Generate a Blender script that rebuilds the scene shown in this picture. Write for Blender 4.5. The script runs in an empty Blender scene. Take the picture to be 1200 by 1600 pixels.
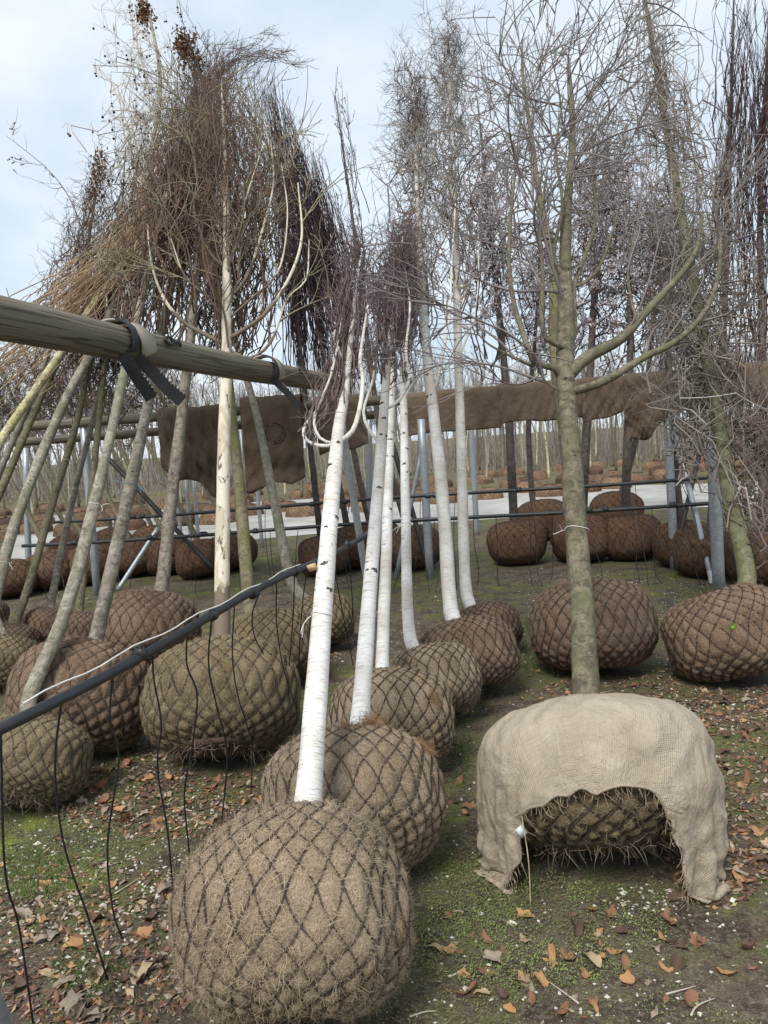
import bpy, math, random
import numpy as np
from mathutils import Matrix, Vector

rng = np.random.default_rng(11)
random.seed(5)
sc = bpy.context.scene
COL = sc.collection

# ------------------------------------------------------------------ camera
CAM_H = 1.6
PITCH = math.radians(5.43)
ROLL = math.radians(3.8)
F = 1200.0                                   # focal length in photo pixels (1200 x 1600)
_f = np.array([0, math.cos(PITCH), -math.sin(PITCH)])
_r0 = np.array([1.0, 0, 0]); _u0 = np.array([0, math.sin(PITCH), math.cos(PITCH)])
_r = math.cos(ROLL) * _r0 - math.sin(ROLL) * _u0
_u = math.cos(ROLL) * _u0 + math.sin(ROLL) * _r0
_c = np.array([0, 0, CAM_H])
cd = bpy.data.cameras.new('camera'); cam = bpy.data.objects.new('camera', cd); COL.objects.link(cam)
cd.sensor_fit = 'VERTICAL'; cd.sensor_height = 36; cd.sensor_width = 27
cd.lens = 36 * F / 1600; cd.clip_start = 0.05; cd.clip_end = 2000
m = Matrix.Identity(4)
for i in range(3):
    m[i][0] = _r[i]; m[i][1] = _u[i]; m[i][2] = -_f[i]; m[i][3] = _c[i]
cam.matrix_world = m
sc.camera = cam

# ------------------------------------------------------------------ sky and sun (overcast)
SUN_EL, SUN_AZ = math.radians(52), math.radians(205)     # azimuth clockwise from +Y
w = bpy.data.worlds.new('World'); sc.world = w; w.use_nodes = True
nt = w.node_tree; nt.nodes.clear()
def _n(t, **k):
    n = nt.nodes.new(t)
    for a, v in k.items(): setattr(n, a, v)
    return n
sky = _n('ShaderNodeTexSky', sky_type='NISHITA', sun_disc=False)
sky.sun_elevation = SUN_EL; sky.sun_rotation = SUN_AZ
bg_sky = _n('ShaderNodeBackground'); bg_sky.inputs['Strength'].default_value = 0.065
nt.links.new(sky.outputs[0], bg_sky.inputs['Color'])
tc = _n('ShaderNodeTexCoord'); mp = _n('ShaderNodeMapping'); mp.inputs['Scale'].default_value = (1.6, 1.6, 3.4)
nt.links.new(tc.outputs['Generated'], mp.inputs['Vector'])
nz = _n('ShaderNodeTexNoise'); nz.inputs['Scale'].default_value = 1.7; nz.inputs['Detail'].default_value = 6
nz.inputs['Roughness'].default_value = 0.52; nz.inputs['Distortion'].default_value = 0.3
nt.links.new(mp.outputs[0], nz.inputs['Vector'])
rp = _n('ShaderNodeValToRGB')
rp.color_ramp.elements[0].position = 0.34; rp.color_ramp.elements[0].color = (0.50, 0.60, 0.70, 1)
rp.color_ramp.elements[1].position = 0.68; rp.color_ramp.elements[1].color = (0.80, 0.855, 0.90, 1)
nt.links.new(nz.outputs[0], rp.inputs['Fac'])
bg_cl = _n('ShaderNodeBackground'); bg_cl.inputs['Strength'].default_value = 0.55
nt.links.new(rp.outputs[0], bg_cl.inputs['Color'])
mx = _n('ShaderNodeMixShader'); mx.inputs[0].default_value = 0.88
nt.links.new(bg_sky.outputs[0], mx.inputs[1]); nt.links.new(bg_cl.outputs[0], mx.inputs[2])
wo = _n('ShaderNodeOutputWorld'); nt.links.new(mx.outputs[0], wo.inputs['Surface'])
sd = bpy.data.lights.new('sun', 'SUN'); sd.energy = 1.5; sd.angle = math.radians(22); sd.color = (1, 0.96, 0.9)
sun = bpy.data.objects.new('sun', sd); COL.objects.link(sun)
_sv = Vector((math.sin(SUN_AZ) * math.cos(SUN_EL), math.cos(SUN_AZ) * math.cos(SUN_EL), math.sin(SUN_EL)))
sun.rotation_euler = _sv.to_track_quat('Z', 'Y').to_euler()
sc.view_settings.view_transform = 'Standard'; sc.view_settings.look = 'None'
sc.view_settings.exposure = 1.27; sc.view_settings.gamma = 1; sc.view_settings.use_curve_mapping = False
sc.cycles.max_bounces = 5; sc.cycles.diffuse_bounces = 3; sc.cycles.glossy_bounces = 2
sc.cycles.transparent_max_bounces = 4
sc.cycles.use_denoising = True

# ------------------------------------------------------------------ photo pixel -> ray helpers
def ray(px, py): return _f + _r * ((px - 600) / F) + _u * ((800 - py) / F)
def P(px, py, Y):                            # point at distance Y along the ground direction
    d = ray(px, py); return _c + d * (Y / d[1])
def ZP(px, py, z):                           # point at height z
    d = ray(px, py); return _c + d * ((z - CAM_H) / d[2])
def G(px, py): return ZP(px, py, 0.0)
def LP(px, py, base, s):                     # point in the plane in which a leaning stem stands
    d = ray(px, py); return _c + d * ((CAM_H - base[2] + s * base[1]) / (s * d[1] - d[2]))
def nrm(v): return v / np.maximum(np.linalg.norm(v, axis=-1, keepdims=True), 1e-9)

# ------------------------------------------------------------------ noise in numpy
def wob(p, scale, seed, octv=3):
    r = np.random.default_rng(seed); out = np.zeros(p.shape[:-1]); a = 1.0; tot = 0
    for o in range(octv):
        for k in range(3):
            d = r.normal(size=p.shape[-1]) * scale * (2 ** o); out += a * np.sin(p @ d + r.uniform(0, 6.28)) / 2; tot += a / 2
        a *= 0.5
    return out / tot * 1.6

# ------------------------------------------------------------------ mesh helpers
def mesh_from(name, V, F4=None, F3=None, uv=None, smooth=True, mi=None):
    V = np.asarray(V, dtype=np.float32)
    me = bpy.data.meshes.new(name)
    a = np.asarray(F4 if F4 is not None else np.zeros((0, 4)), dtype=np.int32).reshape(-1, 4)
    b = np.asarray(F3 if F3 is not None else np.zeros((0, 3)), dtype=np.int32).reshape(-1, 3)
    me.vertices.add(len(V)); me.vertices.foreach_set('co', V.ravel())
    li = np.concatenate([a.ravel(), b.ravel()])
    me.loops.add(len(li)); me.loops.foreach_set('vertex_index', li)
    n = len(a) + len(b)
    ls = np.concatenate([np.arange(len(a)) * 4, len(a) * 4 + np.arange(len(b)) * 3]).astype(np.int32)
    me.polygons.add(n); me.polygons.foreach_set('loop_start', ls)
    me.polygons.foreach_set('use_smooth', np.full(n, smooth))
    if mi is not None: me.polygons.foreach_set('material_index', np.asarray(mi, dtype=np.int32))
    if uv is not None:
        l = me.uv_layers.new(name='UVMap')
        l.data.foreach_set('uv', np.asarray(uv, dtype=np.float32)[li].ravel())
    me.update(calc_edges=True); me.validate()
    return me
def link(name, me, mats=None, parent=None, loc=None):
    o = bpy.data.objects.new(name, me); COL.objects.link(o)
    if mats is not None and me is not None and len(me.materials) == 0:
        for mt in (mats if isinstance(mats, (list, tuple)) else [mats]): me.materials.append(mt)
    if parent is not None: o.parent = parent
    if loc is not None: o.location = loc
    return o
def tag(o, label, cat, group=None):
    o['label'] = label; o['category'] = cat
    if group: o['group'] = group
    return o
def thing(name, loc, label, cat, group=None):
    o = bpy.data.objects.new(name, None); COL.objects.link(o); o.location = loc; o.empty_display_size = 0.1
    return tag(o, label, cat, group)
def part(name, geo, mat, root, parent=None, kind=None, smooth=True):
    """geo = (V, F4, F3, uv) in world space; stored relative to the thing's root"""
    V, F4, F3, uv = (tuple(geo) + (None,) * 4)[:4]
    me = mesh_from(name, np.asarray(V) - np.array(root.location), F4, F3, uv, smooth)
    o = link(name, me, mat, parent or root)
    if kind: o['kind'] = kind
    return o
def join(gs):
    V, A, B, n = [], [], [], 0
    for g in gs:
        g = (tuple(g) + (None,) * 4)[:4]
        V.append(np.asarray(g[0]))
        if g[1] is not None and len(g[1]): A.append(np.asarray(g[1]) + n)
        if g[2] is not None and len(g[2]): B.append(np.asarray(g[2]) + n)
        n += len(g[0])
    return (np.concatenate(V), np.concatenate(A) if A else None, np.concatenate(B) if B else None, None)
def tubes(pts, rad, S=3):
    """N polylines of K points -> tubes, vectorised"""
    N, K, _ = pts.shape
    T = np.empty_like(pts); T[:, 1:-1] = pts[:, 2:] - pts[:, :-2]; T[:, 0] = pts[:, 1] - pts[:, 0]; T[:, -1] = pts[:, -1] - pts[:, -2]
    T = nrm(T)
    md = np.abs(pts[:, -1] - pts[:, 0]); ref = np.eye(3)[np.argmin(md, axis=1)][:, None, :]
    n1 = nrm(ref - T * (T * ref).sum(-1, keepdims=True)); n2 = np.cross(T, n1)
    an = np.arange(S) * 2 * np.pi / S
    V = pts[:, :, None, :] + rad[:, :, None, None] * (n1[:, :, None, :] * np.cos(an)[None, None, :, None] + n2[:, :, None, :] * np.sin(an)[None, None, :, None])
    base = (np.arange(N) * K * S)[:, None, None] + (np.arange(K - 1) * S)[None, :, None]
    s = np.arange(S)[None, None, :]; s2 = (np.arange(S) + 1) % S
    a = base + s; b = base + s2[None, None, :]
    Fq = np.stack([a, b, b + S, a + S], -1).reshape(-1, 4)
    return V.reshape(-1, 3), Fq
def spline(pts, M):
    pts = np.asarray(pts, float)
    if len(pts) < 3:
        t = np.linspace(0, 1, M)[:, None]; return pts[0] * (1 - t) + pts[-1] * t
    p = np.vstack([2 * pts[0] - pts[1], pts, 2 * pts[-1] - pts[-2]])
    L = np.concatenate([[0], np.cumsum(np.linalg.norm(np.diff(pts, axis=0), axis=1))])
    out = []
    for s in np.linspace(0, L[-1], M):
        i = min(np.searchsorted(L, s, side='right') - 1, len(pts) - 2); t = (s - L[i]) / max(L[i + 1] - L[i], 1e-9)
        a, b, c, d = p[i], p[i + 1], p[i + 2], p[i + 3]
        out.append(.5 * ((2 * b) + (-a + c) * t + (2 * a - 5 * b + 4 * c - d) * t * t + (-a + 3 * b - 3 * c + d) * t ** 3))
    return np.array(out)
def pipe(path, rad, S=10, caps=True, uvs=False, bump=0, seed=0):
    """one tube with caps and uv in metres"""
    path = np.asarray(path, float); K = len(path)
    rad = np.full(K, rad) if np.isscalar(rad) else np.asarray(rad)
    T = np.gradient(path, axis=0); T = nrm(T)
    md = np.abs(path[-1] - path[0]); ref = np.eye(3)[np.argmin(md)]
    n1 = nrm(ref - T * (T @ ref)[:, None]); n2 = np.cross(T, n1)
    an = np.linspace(0, 2 * np.pi, S + 1) if uvs else np.arange(S) * 2 * np.pi / S
    C = len(an)
    rr = np.repeat(rad[:, None], C, 1)
    L = np.concatenate([[0], np.cumsum(np.linalg.norm(np.diff(path, axis=0), axis=1))])
    if bump:
        q = np.stack([np.cos(an)[None, :].repeat(K, 0), np.sin(an)[None, :].repeat(K, 0), L[:, None].repeat(C, 1) * 7], -1)
        rr = rr * (1 + bump * wob(q, 1.3, seed + 3, 2))
    V = path[:, None] + rr[..., None] * (n1[:, None] * np.cos(an)[None, :, None] + n2[:, None] * np.sin(an)[None, :, None])
    V = V.reshape(-1, 3); Fq = []
    for k in range(K - 1):
        for j in range(S):
            a = k * C + j; b = k * C + (j + 1) % C if not uvs else k * C + j + 1
            Fq.append((a, b, b + C, a + C))
    uv = None; F3 = []
    if uvs:
        uv = np.stack([np.repeat((an * rad[0])[None, :], K, 0), np.repeat(L[:, None], C, 1)], -1).reshape(-1, 2)
    if caps:
        n = len(V); V = np.vstack([V, path[0], path[-1]])
        if uvs: uv = np.vstack([uv, [0, 0], [0, L[-1]]])
        for j in range(S):
            j2 = j + 1 if uvs else (j + 1) % S
            F3 += [(n, j2, j), (n + 1, (K - 1) * C + j, (K - 1) * C + j2)]
    return V, np.array(Fq), np.array(F3) if F3 else None, uv
def box(c, ax, ay, az):
    c, ax, ay, az = map(lambda q: np.asarray(q, float), (c, ax, ay, az))
    V = [c + sx * ax + sy * ay + sz * az for sz in (-1, 1) for sy in (-1, 1) for sx in (-1, 1)]
    return np.array(V), np.array([(0, 2, 3, 1), (4, 5, 7, 6), (0, 1, 5, 4), (2, 6, 7, 3), (0, 4, 6, 2), (1, 3, 7, 5)])

# ------------------------------------------------------------------ materials
def new_mat(name, rough=0.85, spec=0.3, metal=0.0):
    mt = bpy.data.materials.new(name); mt.use_nodes = True
    t = mt.node_tree; b = t.nodes['Principled BSDF']
    b.inputs['Roughness'].default_value = rough; b.inputs['Metallic'].default_value = metal
    b.inputs['Specular IOR Level'].default_value = spec
    return mt, t, b
class K:
    """small node-graph helper"""
    def __init__(s, t): s.t = t
    def node(s, ty, **kw):
        n = s.t.nodes.new(ty)
        for a, v in kw.items(): setattr(n, a, v)
        return n
    def put(s, sock, v):
        if isinstance(v, bpy.types.NodeSocket): s.t.links.new(v, sock)
        elif isinstance(v, (tuple, list)) and len(v) == 3 and sock.type == 'RGBA': sock.default_value = (*v, 1)
        else: sock.default_value = v
    def coord(s, kind='Object', scale=(1, 1, 1), rot=(0, 0, 0)):
        c = s.node('ShaderNodeTexCoord'); mp = s.node('ShaderNodeMapping')
        mp.inputs['Scale'].default_value = scale; mp.inputs['Rotation'].default_value = rot
        s.t.links.new(c.outputs[kind], mp.inputs['Vector']); return mp.outputs[0]
    def noise(s, vec, scale, detail=4, rough=.55, dist=0):
        n = s.node('ShaderNodeTexNoise'); s.put(n.inputs['Vector'], vec); n.inputs['Scale'].default_value = scale
        n.inputs['Detail'].default_value = detail; n.inputs['Roughness'].default_value = rough; n.inputs['Distortion'].default_value = dist
        return n.outputs[0]
    def voro(s, vec, scale, feature='F1', out='Distance', rand=1):
        n = s.node('ShaderNodeTexVoronoi', feature=feature); s.put(n.inputs['Vector'], vec); n.inputs['Scale'].default_value = scale
        n.inputs['Randomness'].default_value = rand
        return n.outputs[out]
    def wave(s, vec, scale, dist=0, dirn='X', prof='SIN'):
        n = s.node('ShaderNodeTexWave', bands_direction=dirn, wave_profile=prof); s.put(n.inputs['Vector'], vec)
        n.inputs['Scale'].default_value = scale; n.inputs['Distortion'].default_value = dist; n.inputs['Detail'].default_value = 2
        return n.outputs['Fac']
    def ramp(s, fac, stops):
        n = s.node('ShaderNodeValToRGB'); cr = n.color_ramp
        while len(cr.elements) < len(stops): cr.elements.new(0.5)
        for e, (p, c) in zip(cr.elements, stops):
            e.position = p; e.color = (c, c, c, 1) if np.isscalar(c) else (*c, 1)
        s.put(n.inputs[0], fac); return n.outputs[0]
    def mix(s, fac, a, b, mode='MIX'):
        n = s.node('ShaderNodeMix', data_type='RGBA', blend_type=mode)
        s.put(n.inputs[0], fac); s.put(n.inputs[6], a); s.put(n.inputs[7], b); return n.outputs[2]
    def math(s, op, a, b=0.0, c=None):
        n = s.node('ShaderNodeMath', operation=op); s.put(n.inputs[0], a); s.put(n.inputs[1], b)
        if c is not None: s.put(n.inputs[2], c)
        return n.outputs[0]
    def bump(s, bs, h, strength=.5, dist=.01):
        n = s.node('ShaderNodeBump'); n.inputs['Strength'].default_value = strength; n.inputs['Distance'].default_value = dist
        s.put(n.inputs['Height'], h); s.t.links.new(n.outputs[0], bs.inputs['Normal'])
    def rand(s):
        return s.node('ShaderNodeObjectInfo').outputs['Random']

def bark(name, base, light, dark, lent=0.6, vs=30, patch=3.0, moss=None, bumpd=.006, crack=0.0):
    """UV in metres: u round the stem, v along it; lent = strength of horizontal lenticel dashes"""
    mt, t, b = new_mat(name, .85, .2); k = K(t)
    uv = k.coord('UV'); ob = k.coord('Object')
    big = k.noise(ob, patch, 5, .6)
    c = k.mix(k.ramp(big, [(.40, 0), (.60, 1)]), base, light)
    mot = k.noise(ob, 26, 5, .7, .6)
    c = k.mix(k.math('MULTIPLY', k.ramp(mot, [(.50, 0), (.60, 1)]), .55), c, tuple(min(q * 1.45, 1) for q in light))
    c = k.mix(k.math('MULTIPLY', k.ramp(mot, [(.36, 1), (.46, 0)]), .6), c, dark)
    fine = k.noise(k.coord('UV', (60, 25, 1)), 1, 4, .7)
    c = k.mix(k.math('MULTIPLY', k.ramp(fine, [(.45, 0), (.75, 1)]), .6), c, dark)
    dash = k.noise(k.coord('UV', (13, vs * 2.6, 1)), 1, 4, .65, .3)
    dm = k.ramp(dash, [(.58, 0), (.66, 1)])
    c = k.mix(k.math('MULTIPLY', dm, lent), c, dark)
    h = k.math('ADD', fine, k.math('MULTIPLY', dm, .6))
    if crack:
        vo = k.voro(k.coord('UV', (crack, crack * .55, 1)), 1, 'DISTANCE_TO_EDGE')
        cm = k.ramp(vo, [(.0, 1), (.07, 0)])
        c = k.mix(cm, c, dark); h = k.math('SUBTRACT', h, cm)
    if moss:
        mm = k.ramp(k.noise(ob, 5, 6, .7), [(.50, 0), (.62, 1)])
        c = k.mix(k.math('MULTIPLY', mm, .65), c, moss)
    k.put(b.inputs['Base Color'], c); k.bump(b, h, .7, bumpd)
    return mt
def birch_mat():
    mt, t, b = new_mat('birch_bark', .7, .25); k = K(t)
    ob = k.coord('Object')
    c = k.mix(k.ramp(k.noise(ob, 3.2, 6, .65), [(.38, 0), (.62, 1)]), (.76, .75, .715), (.54, .495, .44))
    grn = k.ramp(k.noise(ob, 6, 5, .7), [(.58, 0), (.72, 1)])
    c = k.mix(k.math('MULTIPLY', grn, .5), c, (.42, .42, .29))
    dash = k.noise(k.coord('UV', (14, 190, 1)), 1, 3, .6)
    c = k.mix(k.math('MULTIPLY', k.ramp(dash, [(.555, 0), (.63, 1)]), .55), c, (.24, .185, .14))
    band = k.noise(k.coord('UV', (5, 45, 1)), 1, 4, .65)
    c = k.mix(k.math('MULTIPLY', k.ramp(band, [(.57, 0), (.68, 1)]), .65), c, (.36, .29, .235))
    sm = k.ramp(k.noise(k.coord('UV', (16, 30, 1)), 1, 5, .7, .8), [(.635, 0), (.69, 1)])
    c = k.mix(k.math('MULTIPLY', sm, .85), c, (.07, .055, .045))
    k.put(b.inputs['Base Color'], c)
    k.bump(b, k.math('SUBTRACT', k.math('ADD', dash, band), sm), .6, .005)
    return mt
def plane_mat():
    mt, t, b = new_mat('flaking_plane_bark', .8, .2); k = K(t)
    warp = k.noise(k.coord('UV', (7, 4, 1)), 1, 3); 
    uv = k.coord('UV', (9, 4.5, 1))
    vec = k.mix(.25, uv, k.node('ShaderNodeTexNoise').outputs['Color'], 'ADD')
    n1 = k.noise(k.coord('UV', (14, 6.5, 1)), 1, 5, .65, .8)
    n2 = k.noise(k.coord('UV', (9, 3.5, 1), ), 1, 3, .6, 1.2)
    c = k.mix(k.ramp(n2, [(.50, 0), (.53, 1)]), (.66, .61, .50), (.50, .45, .33))
    fl = k.ramp(n1, [(.60, 0), (.615, 1)])
    c = k.mix(fl, c, (.15, .11, .08))
    hi = k.ramp(n1, [(.35, 1), (.37, 0)])
    c = k.mix(k.math('MULTIPLY', hi, .6), c, (.62, .48, .25))
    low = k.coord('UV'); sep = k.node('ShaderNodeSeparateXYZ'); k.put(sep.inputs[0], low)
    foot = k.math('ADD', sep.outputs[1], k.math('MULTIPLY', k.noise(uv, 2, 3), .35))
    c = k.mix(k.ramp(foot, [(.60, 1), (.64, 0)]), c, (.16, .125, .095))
    fine = k.noise(k.coord('UV', (60, 40, 1)), 1, 4, .7)
    c = k.mix(k.math('MULTIPLY', fine, .35), c, (.25, .2, .15))
    k.put(b.inputs['Base Color'], c); k.bump(b, k.math('SUBTRACT', k.math('MULTIPLY', fine, .5), fl), .8, .006)
    return mt
def plain(name, col, rough=.8, var=.35, scale=8, spec=.3, metal=0, bump=0):
    mt, t, b = new_mat(name, rough, spec, metal); k = K(t)
    n = k.noise(k.coord('Object'), scale, 5, .6)
    lo = tuple(q * (1 - var) for q in col); hi = tuple(min(q * (1 + var), 1) for q in col)
    k.put(b.inputs['Base Color'], k.mix(k.ramp(n, [(.3, 0), (.7, 1)]), lo, hi))
    if bump: k.bump(b, n, .6, bump)
    return mt
def ball_mat(name, c1, c2, c3):
    mt, t, b = new_mat(name, .95, .1); k = K(t)
    ob = k.coord('Object')
    big = k.noise(ob, 4.5, 5, .65)
    c = k.mix(k.ramp(big, [(.38, 0), (.60, 1)]), tuple(q * .78 for q in c1), tuple(q * 1.12 for q in c2))
    og = k.ramp(k.noise(ob, 7, 4, .6, .6), [(.58, 0), (.70, 1)])
    c = k.mix(k.math('MULTIPLY', og, .45), c, (c2[0] * 1.15, c2[1] * .92, c2[2] * .62))
    f1 = k.noise(ob, 42, 5, .75, 2.5)
    c = k.mix(k.math('MULTIPLY', k.ramp(f1, [(.48, 0), (.62, 1)]), .75), c, c3)
    c = k.mix(k.math('MULTIPLY', k.ramp(f1, [(.34, 1), (.45, 0)]), .65), c, tuple(q * .42 for q in c1))
    f2 = k.noise(ob, 150, 3, .7, 1.5)
    c = k.mix(k.math('MULTIPLY', k.ramp(f2, [(.5, 0), (.62, 1)]), .7), c, tuple(q * .3 for q in c1))
    k.put(b.inputs['Base Color'], c); k.bump(b, k.math('ADD', f1, k.math('MULTIPLY', f2, .7)), 1.0, .012)
    return mt
def cloth_mat(name, c1, c2, dark, weave=420, prints=False):
    mt, t, b = new_mat(name, .95, .1); k = K(t)
    uv = k.coord('UV')
    wx = k.wave(uv, weave / 20, .6, 'X'); wy = k.wave(uv, weave / 20, .6, 'Y')
    wv = k.math('MULTIPLY', wx, wy)
    big = k.noise(k.coord('UV', (5, 5, 5)), 1, 6, .65)
    c = k.mix(k.ramp(big, [(.32, 0), (.66, 1)]), c1, c2)
    st = k.ramp(k.noise(k.coord('UV', (2.3, 2.6, 1)), 1, 6, .7, .5), [(.56, 0), (.68, 1)])
    c = k.mix(k.math('MULTIPLY', st, .55), c, dark)
    slub = k.noise(k.coord('UV', (160, 9, 1)), 1, 3, .6); slub2 = k.noise(k.coord('UV', (9, 160, 1)), 1, 3, .6)
    c = k.mix(k.math('MULTIPLY', k.math('ADD', slub, slub2), .38), c, tuple(q * .45 for q in c1))
    c = k.mix(k.math('MULTIPLY', k.math('SUBTRACT', 1.0, wv), .30), c, dark)
    crump = k.noise(k.coord('UV', (11, 9, 1)), 1, 7, .68, .9); crease = k.math('ABSOLUTE', k.math('SUBTRACT', k.noise(k.coord('UV', (5, 7, 1)), 1, 4, .6, 1.2), .5))
    fleck = k.ramp(k.noise(k.coord('UV', (70, 70, 1)), 1, 5, .75), [(.56, 0), (.70, 1)]); c = k.mix(k.math('MULTIPLY', fleck, .5), c, dark)
    if prints:
        sep = k.node('ShaderNodeSeparateXYZ'); k.put(sep.inputs[0], uv)
        dx = k.math('SUBTRACT', sep.outputs[0], prints[0]); dy = k.math('SUBTRACT', sep.outputs[1], prints[1])
        rr = k.math('SQRT', k.math('ADD', k.math('MULTIPLY', dx, dx), k.math('MULTIPLY', dy, dy)))
        worn = k.ramp(k.noise(k.coord('UV', (30, 30, 1)), 1, 4), [(.4, 0), (.55, 1)])
        for rad, wd in ((.11, .008), (.085, .004)):
            ring = k.math('LESS_THAN', k.math('ABSOLUTE', k.math('SUBTRACT', rr, rad)), wd)
            c = k.mix(k.math('MULTIPLY', k.math('MULTIPLY', ring, worn), .75), c, (.015, .012, .01))
    k.put(b.inputs['Base Color'], c)
    k.bump(b, k.math('ADD', k.math('ADD', k.math('MULTIPLY', wv, .16), k.math('MULTIPLY', k.math('ADD', slub, slub2), .25)), k.math('ADD', k.math('MULTIPLY', crump, 1.6), k.math('MULTIPLY', crease, 2.2))), .9, .014)
    return mt

M = {}
M['birch'] = birch_mat()
M['plane'] = plane_mat()
M['olive'] = bark('olive_bark', (.112, .098, .066), (.180, .158, .110), (.050, .042, .031), .40, 22, 4, (.125, .128, .062))
M['grey'] = bark('pale_grey_bark', (.22, .20, .155), (.32, .295, .235), (.085, .072, .055), .55, 24, 4, (.175, .175, .105))
M['cherry'] = bark('cherry_bark', (.18, .158, .128), (.27, .245, .205), (.062, .050, .04), .85, 34, 4, (.16, .16, .10))
M['darkcherry'] = bark('dark_cherry_bark', (.15, .125, .10), (.25, .22, .18), (.05, .04, .033), .8, 34, 4, None)
M['mossy'] = bark('mossy_bark', (.135, .118, .075), (.20, .178, .115), (.055, .045, .032), .4, 20, 4, (.135, .138, .045))
M['lichen'] = bark('lichen_bark', (.30, .27, .15), (.52, .48, .29), (.10, .08, .05), .3, 20, 6, (.50, .47, .20))
M['dark'] = bark('dark_bark', (.075, .06, .05), (.12, .10, .085), (.03, .024, .02), .5, 30, 4, None)
M['mossgreen'] = bark('green_moss_bark', (.115, .115, .058), (.19, .18, .115), (.055, .048, .03), .3, 20, 3.5, (.105, .120, .038))
TW = {n: plain('twig_' + n, c, .8, .4, 3) for n, c in dict(
    purple=(.115, .082, .078), maroon=(.042, .022, .022), tan=(.37, .265, .165), brown=(.115, .072, .050), grey=(.235, .205, .175),
    olive=(.22, .19, .125), pale=(.46, .41, .33), dark=(.060, .045, .038), violetgrey=(.185, .160, .150), rosy=(.165, .125, .105)).items()}
BALL = {
 'grey': ball_mat('coir_grey', (.36, .272, .185), (.46, .36, .255), (.55, .425, .28)),
 'brown': ball_mat('coir_brown', (.245, .165, .112), (.31, .22, .155), (.39, .28, .185)),
 'green': ball_mat('coir_moss', (.225, .172, .105), (.30, .235, .15), (.38, .305, .185)),
 'rust': ball_mat('jute_rust', (.125, .076, .050), (.18, .112, .074), (.25, .16, .105)),
 'orange': ball_mat('jute_orange', (.21, .130, .080), (.29, .19, .12), (.36, .25, .165)),
 'umber': ball_mat('coir_umber', (.205, .138, .098), (.26, .182, .132), (.33, .235, .165))}
FIB = {'grey': plain('fibre_grey', (.42, .325, .22), .9, .45, 30), 'brown': plain('fibre_brown', (.38, .27, .18), .9, .45, 30),
       'green': plain('fibre_moss', (.38, .305, .175), .9, .45, 30), 'rust': plain('fibre_rust', (.32, .18, .10), .9, .4, 30),
       'umber': plain('fibre_umber', (.33, .235, .165), .9, .4, 30)}
M['wire'] = plain('netting_wire', (.045, .038, .034), .7, .4, 20, .3)
M['wirerust'] = plain('rusty_wire', (.065, .040, .030), .8, .4, 20, .2)
M['soil'] = plain('root_soil', (.085, .062, .045), .95, .5, 18, .1, 0, .02)
M['root'] = plain('fine_roots', (.20, .15, .11), .9, .4, 20)
M['string'] = plain('white_string', (.75, .74, .70), .8, .1, 20)
M['purple_tape'] = plain('purple_tape', (.16, .09, .34), .5, .2, 20)
M['blue_twine'] = plain('blue_twine', (.10, .32, .45), .6, .2, 20)
M['rubber'] = plain('black_rubber', (.022, .023, .026), .55, .3, 20, .35)
M['poly'] = plain('black_pipe_plastic', (.024, .026, .029), .42, .3, 12, .45)
M['drip'] = plain('black_drip_tube', (.016, .016, .018), .5, .3, 12, .4)
M['jute_dark'] = cloth_mat('dark_jute', (.225, .168, .122), (.31, .24, .18), (.10, .068, .046), 1100)
M['jute_pad'] = cloth_mat('pale_jute_pad', (.48, .43, .34), (.60, .55, .45), (.26, .22, .17), 1500)
M['jute_print'] = cloth_mat('printed_jute', (.205, .150, .102), (.26, .195, .138), (.10, .073, .05), 1100, prints=(.36, .92))
M['jute_pale'] = cloth_mat('pale_burlap', (.50, .42, .315), (.68, .60, .48), (.22, .17, .12), 1300)
def scar_mat():
    mt, t, b = new_mat('branch_scar', .9, .2); k = K(t); n = k.noise(k.coord('Object'), 95, 4, .7, .5)
    k.put(b.inputs['Base Color'], k.ramp(n, [(.42, (.035, .027, .022)), (.56, (.12, .09, .07)), (.66, (.45, .40, .34))])); k.bump(b, n, .8, .006); return mt
M['scar'] = scar_mat()
M['cut'] = plain('cut_wood', (.55, .37, .19), .8, .25, 20)
M['blossom'] = plain('blossom', (.54, .475, .50), .8, .18, 6)
M['seed'] = plain('seed_ball', (.045, .030, .024), .95, .4, 60)
M['deadleaf'] = plain('hanging_dead_leaf', (.165, .085, .045), .8, .5, 8)
M['tagw'] = plain('white_tag', (.72, .78, .84), .5, .08, 20)
def wood():
    mt, t, b = new_mat('weathered_log', .8, .25); k = K(t)
    g = k.noise(k.coord('UV', (90, 2.2, 1)), 1, 5, .65, .4); p = k.noise(k.coord('Object'), 2.3, 4, .6)
    c = k.mix(k.ramp(g, [(.3, 0), (.7, 1)]), (.110, .092, .068), (.240, .208, .162))
    c = k.mix(k.math('MULTIPLY', k.ramp(p, [(.4, 0), (.7, 1)]), .5), c, (.125, .110, .078))
    cr = k.ramp(k.noise(k.coord('UV', (38, .9, 1)), 1, 2, .5, .2), [(.475, 0), (.49, 1), (.51, 1), (.525, 0)])
    c = k.mix(k.math('MULTIPLY', cr, .55), c, (.03, .024, .018))
    k.put(b.inputs['Base Color'], c); k.bump(b, k.math('SUBTRACT', g, cr), .6, .006); return mt
M['log'] = wood()
def steel():
    mt, t, b = new_mat('galvanised_steel', .5, .5, .55); k = K(t)
    n = k.voro(k.coord('Object'), 38, 'F1', 'Distance'); n2 = k.noise(k.coord('Object'), 5, 5, .6)
    c = k.mix(.16, k.mix(n2, (.27, .31, .345), (.44, .47, .50)), n); k.put(b.inputs['Base Color'], c); return mt
M['steel'] = steel()
M['steeldark'] = plain('dark_steel', (.055, .052, .05), .55, .4, 10, .4, .3)
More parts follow.
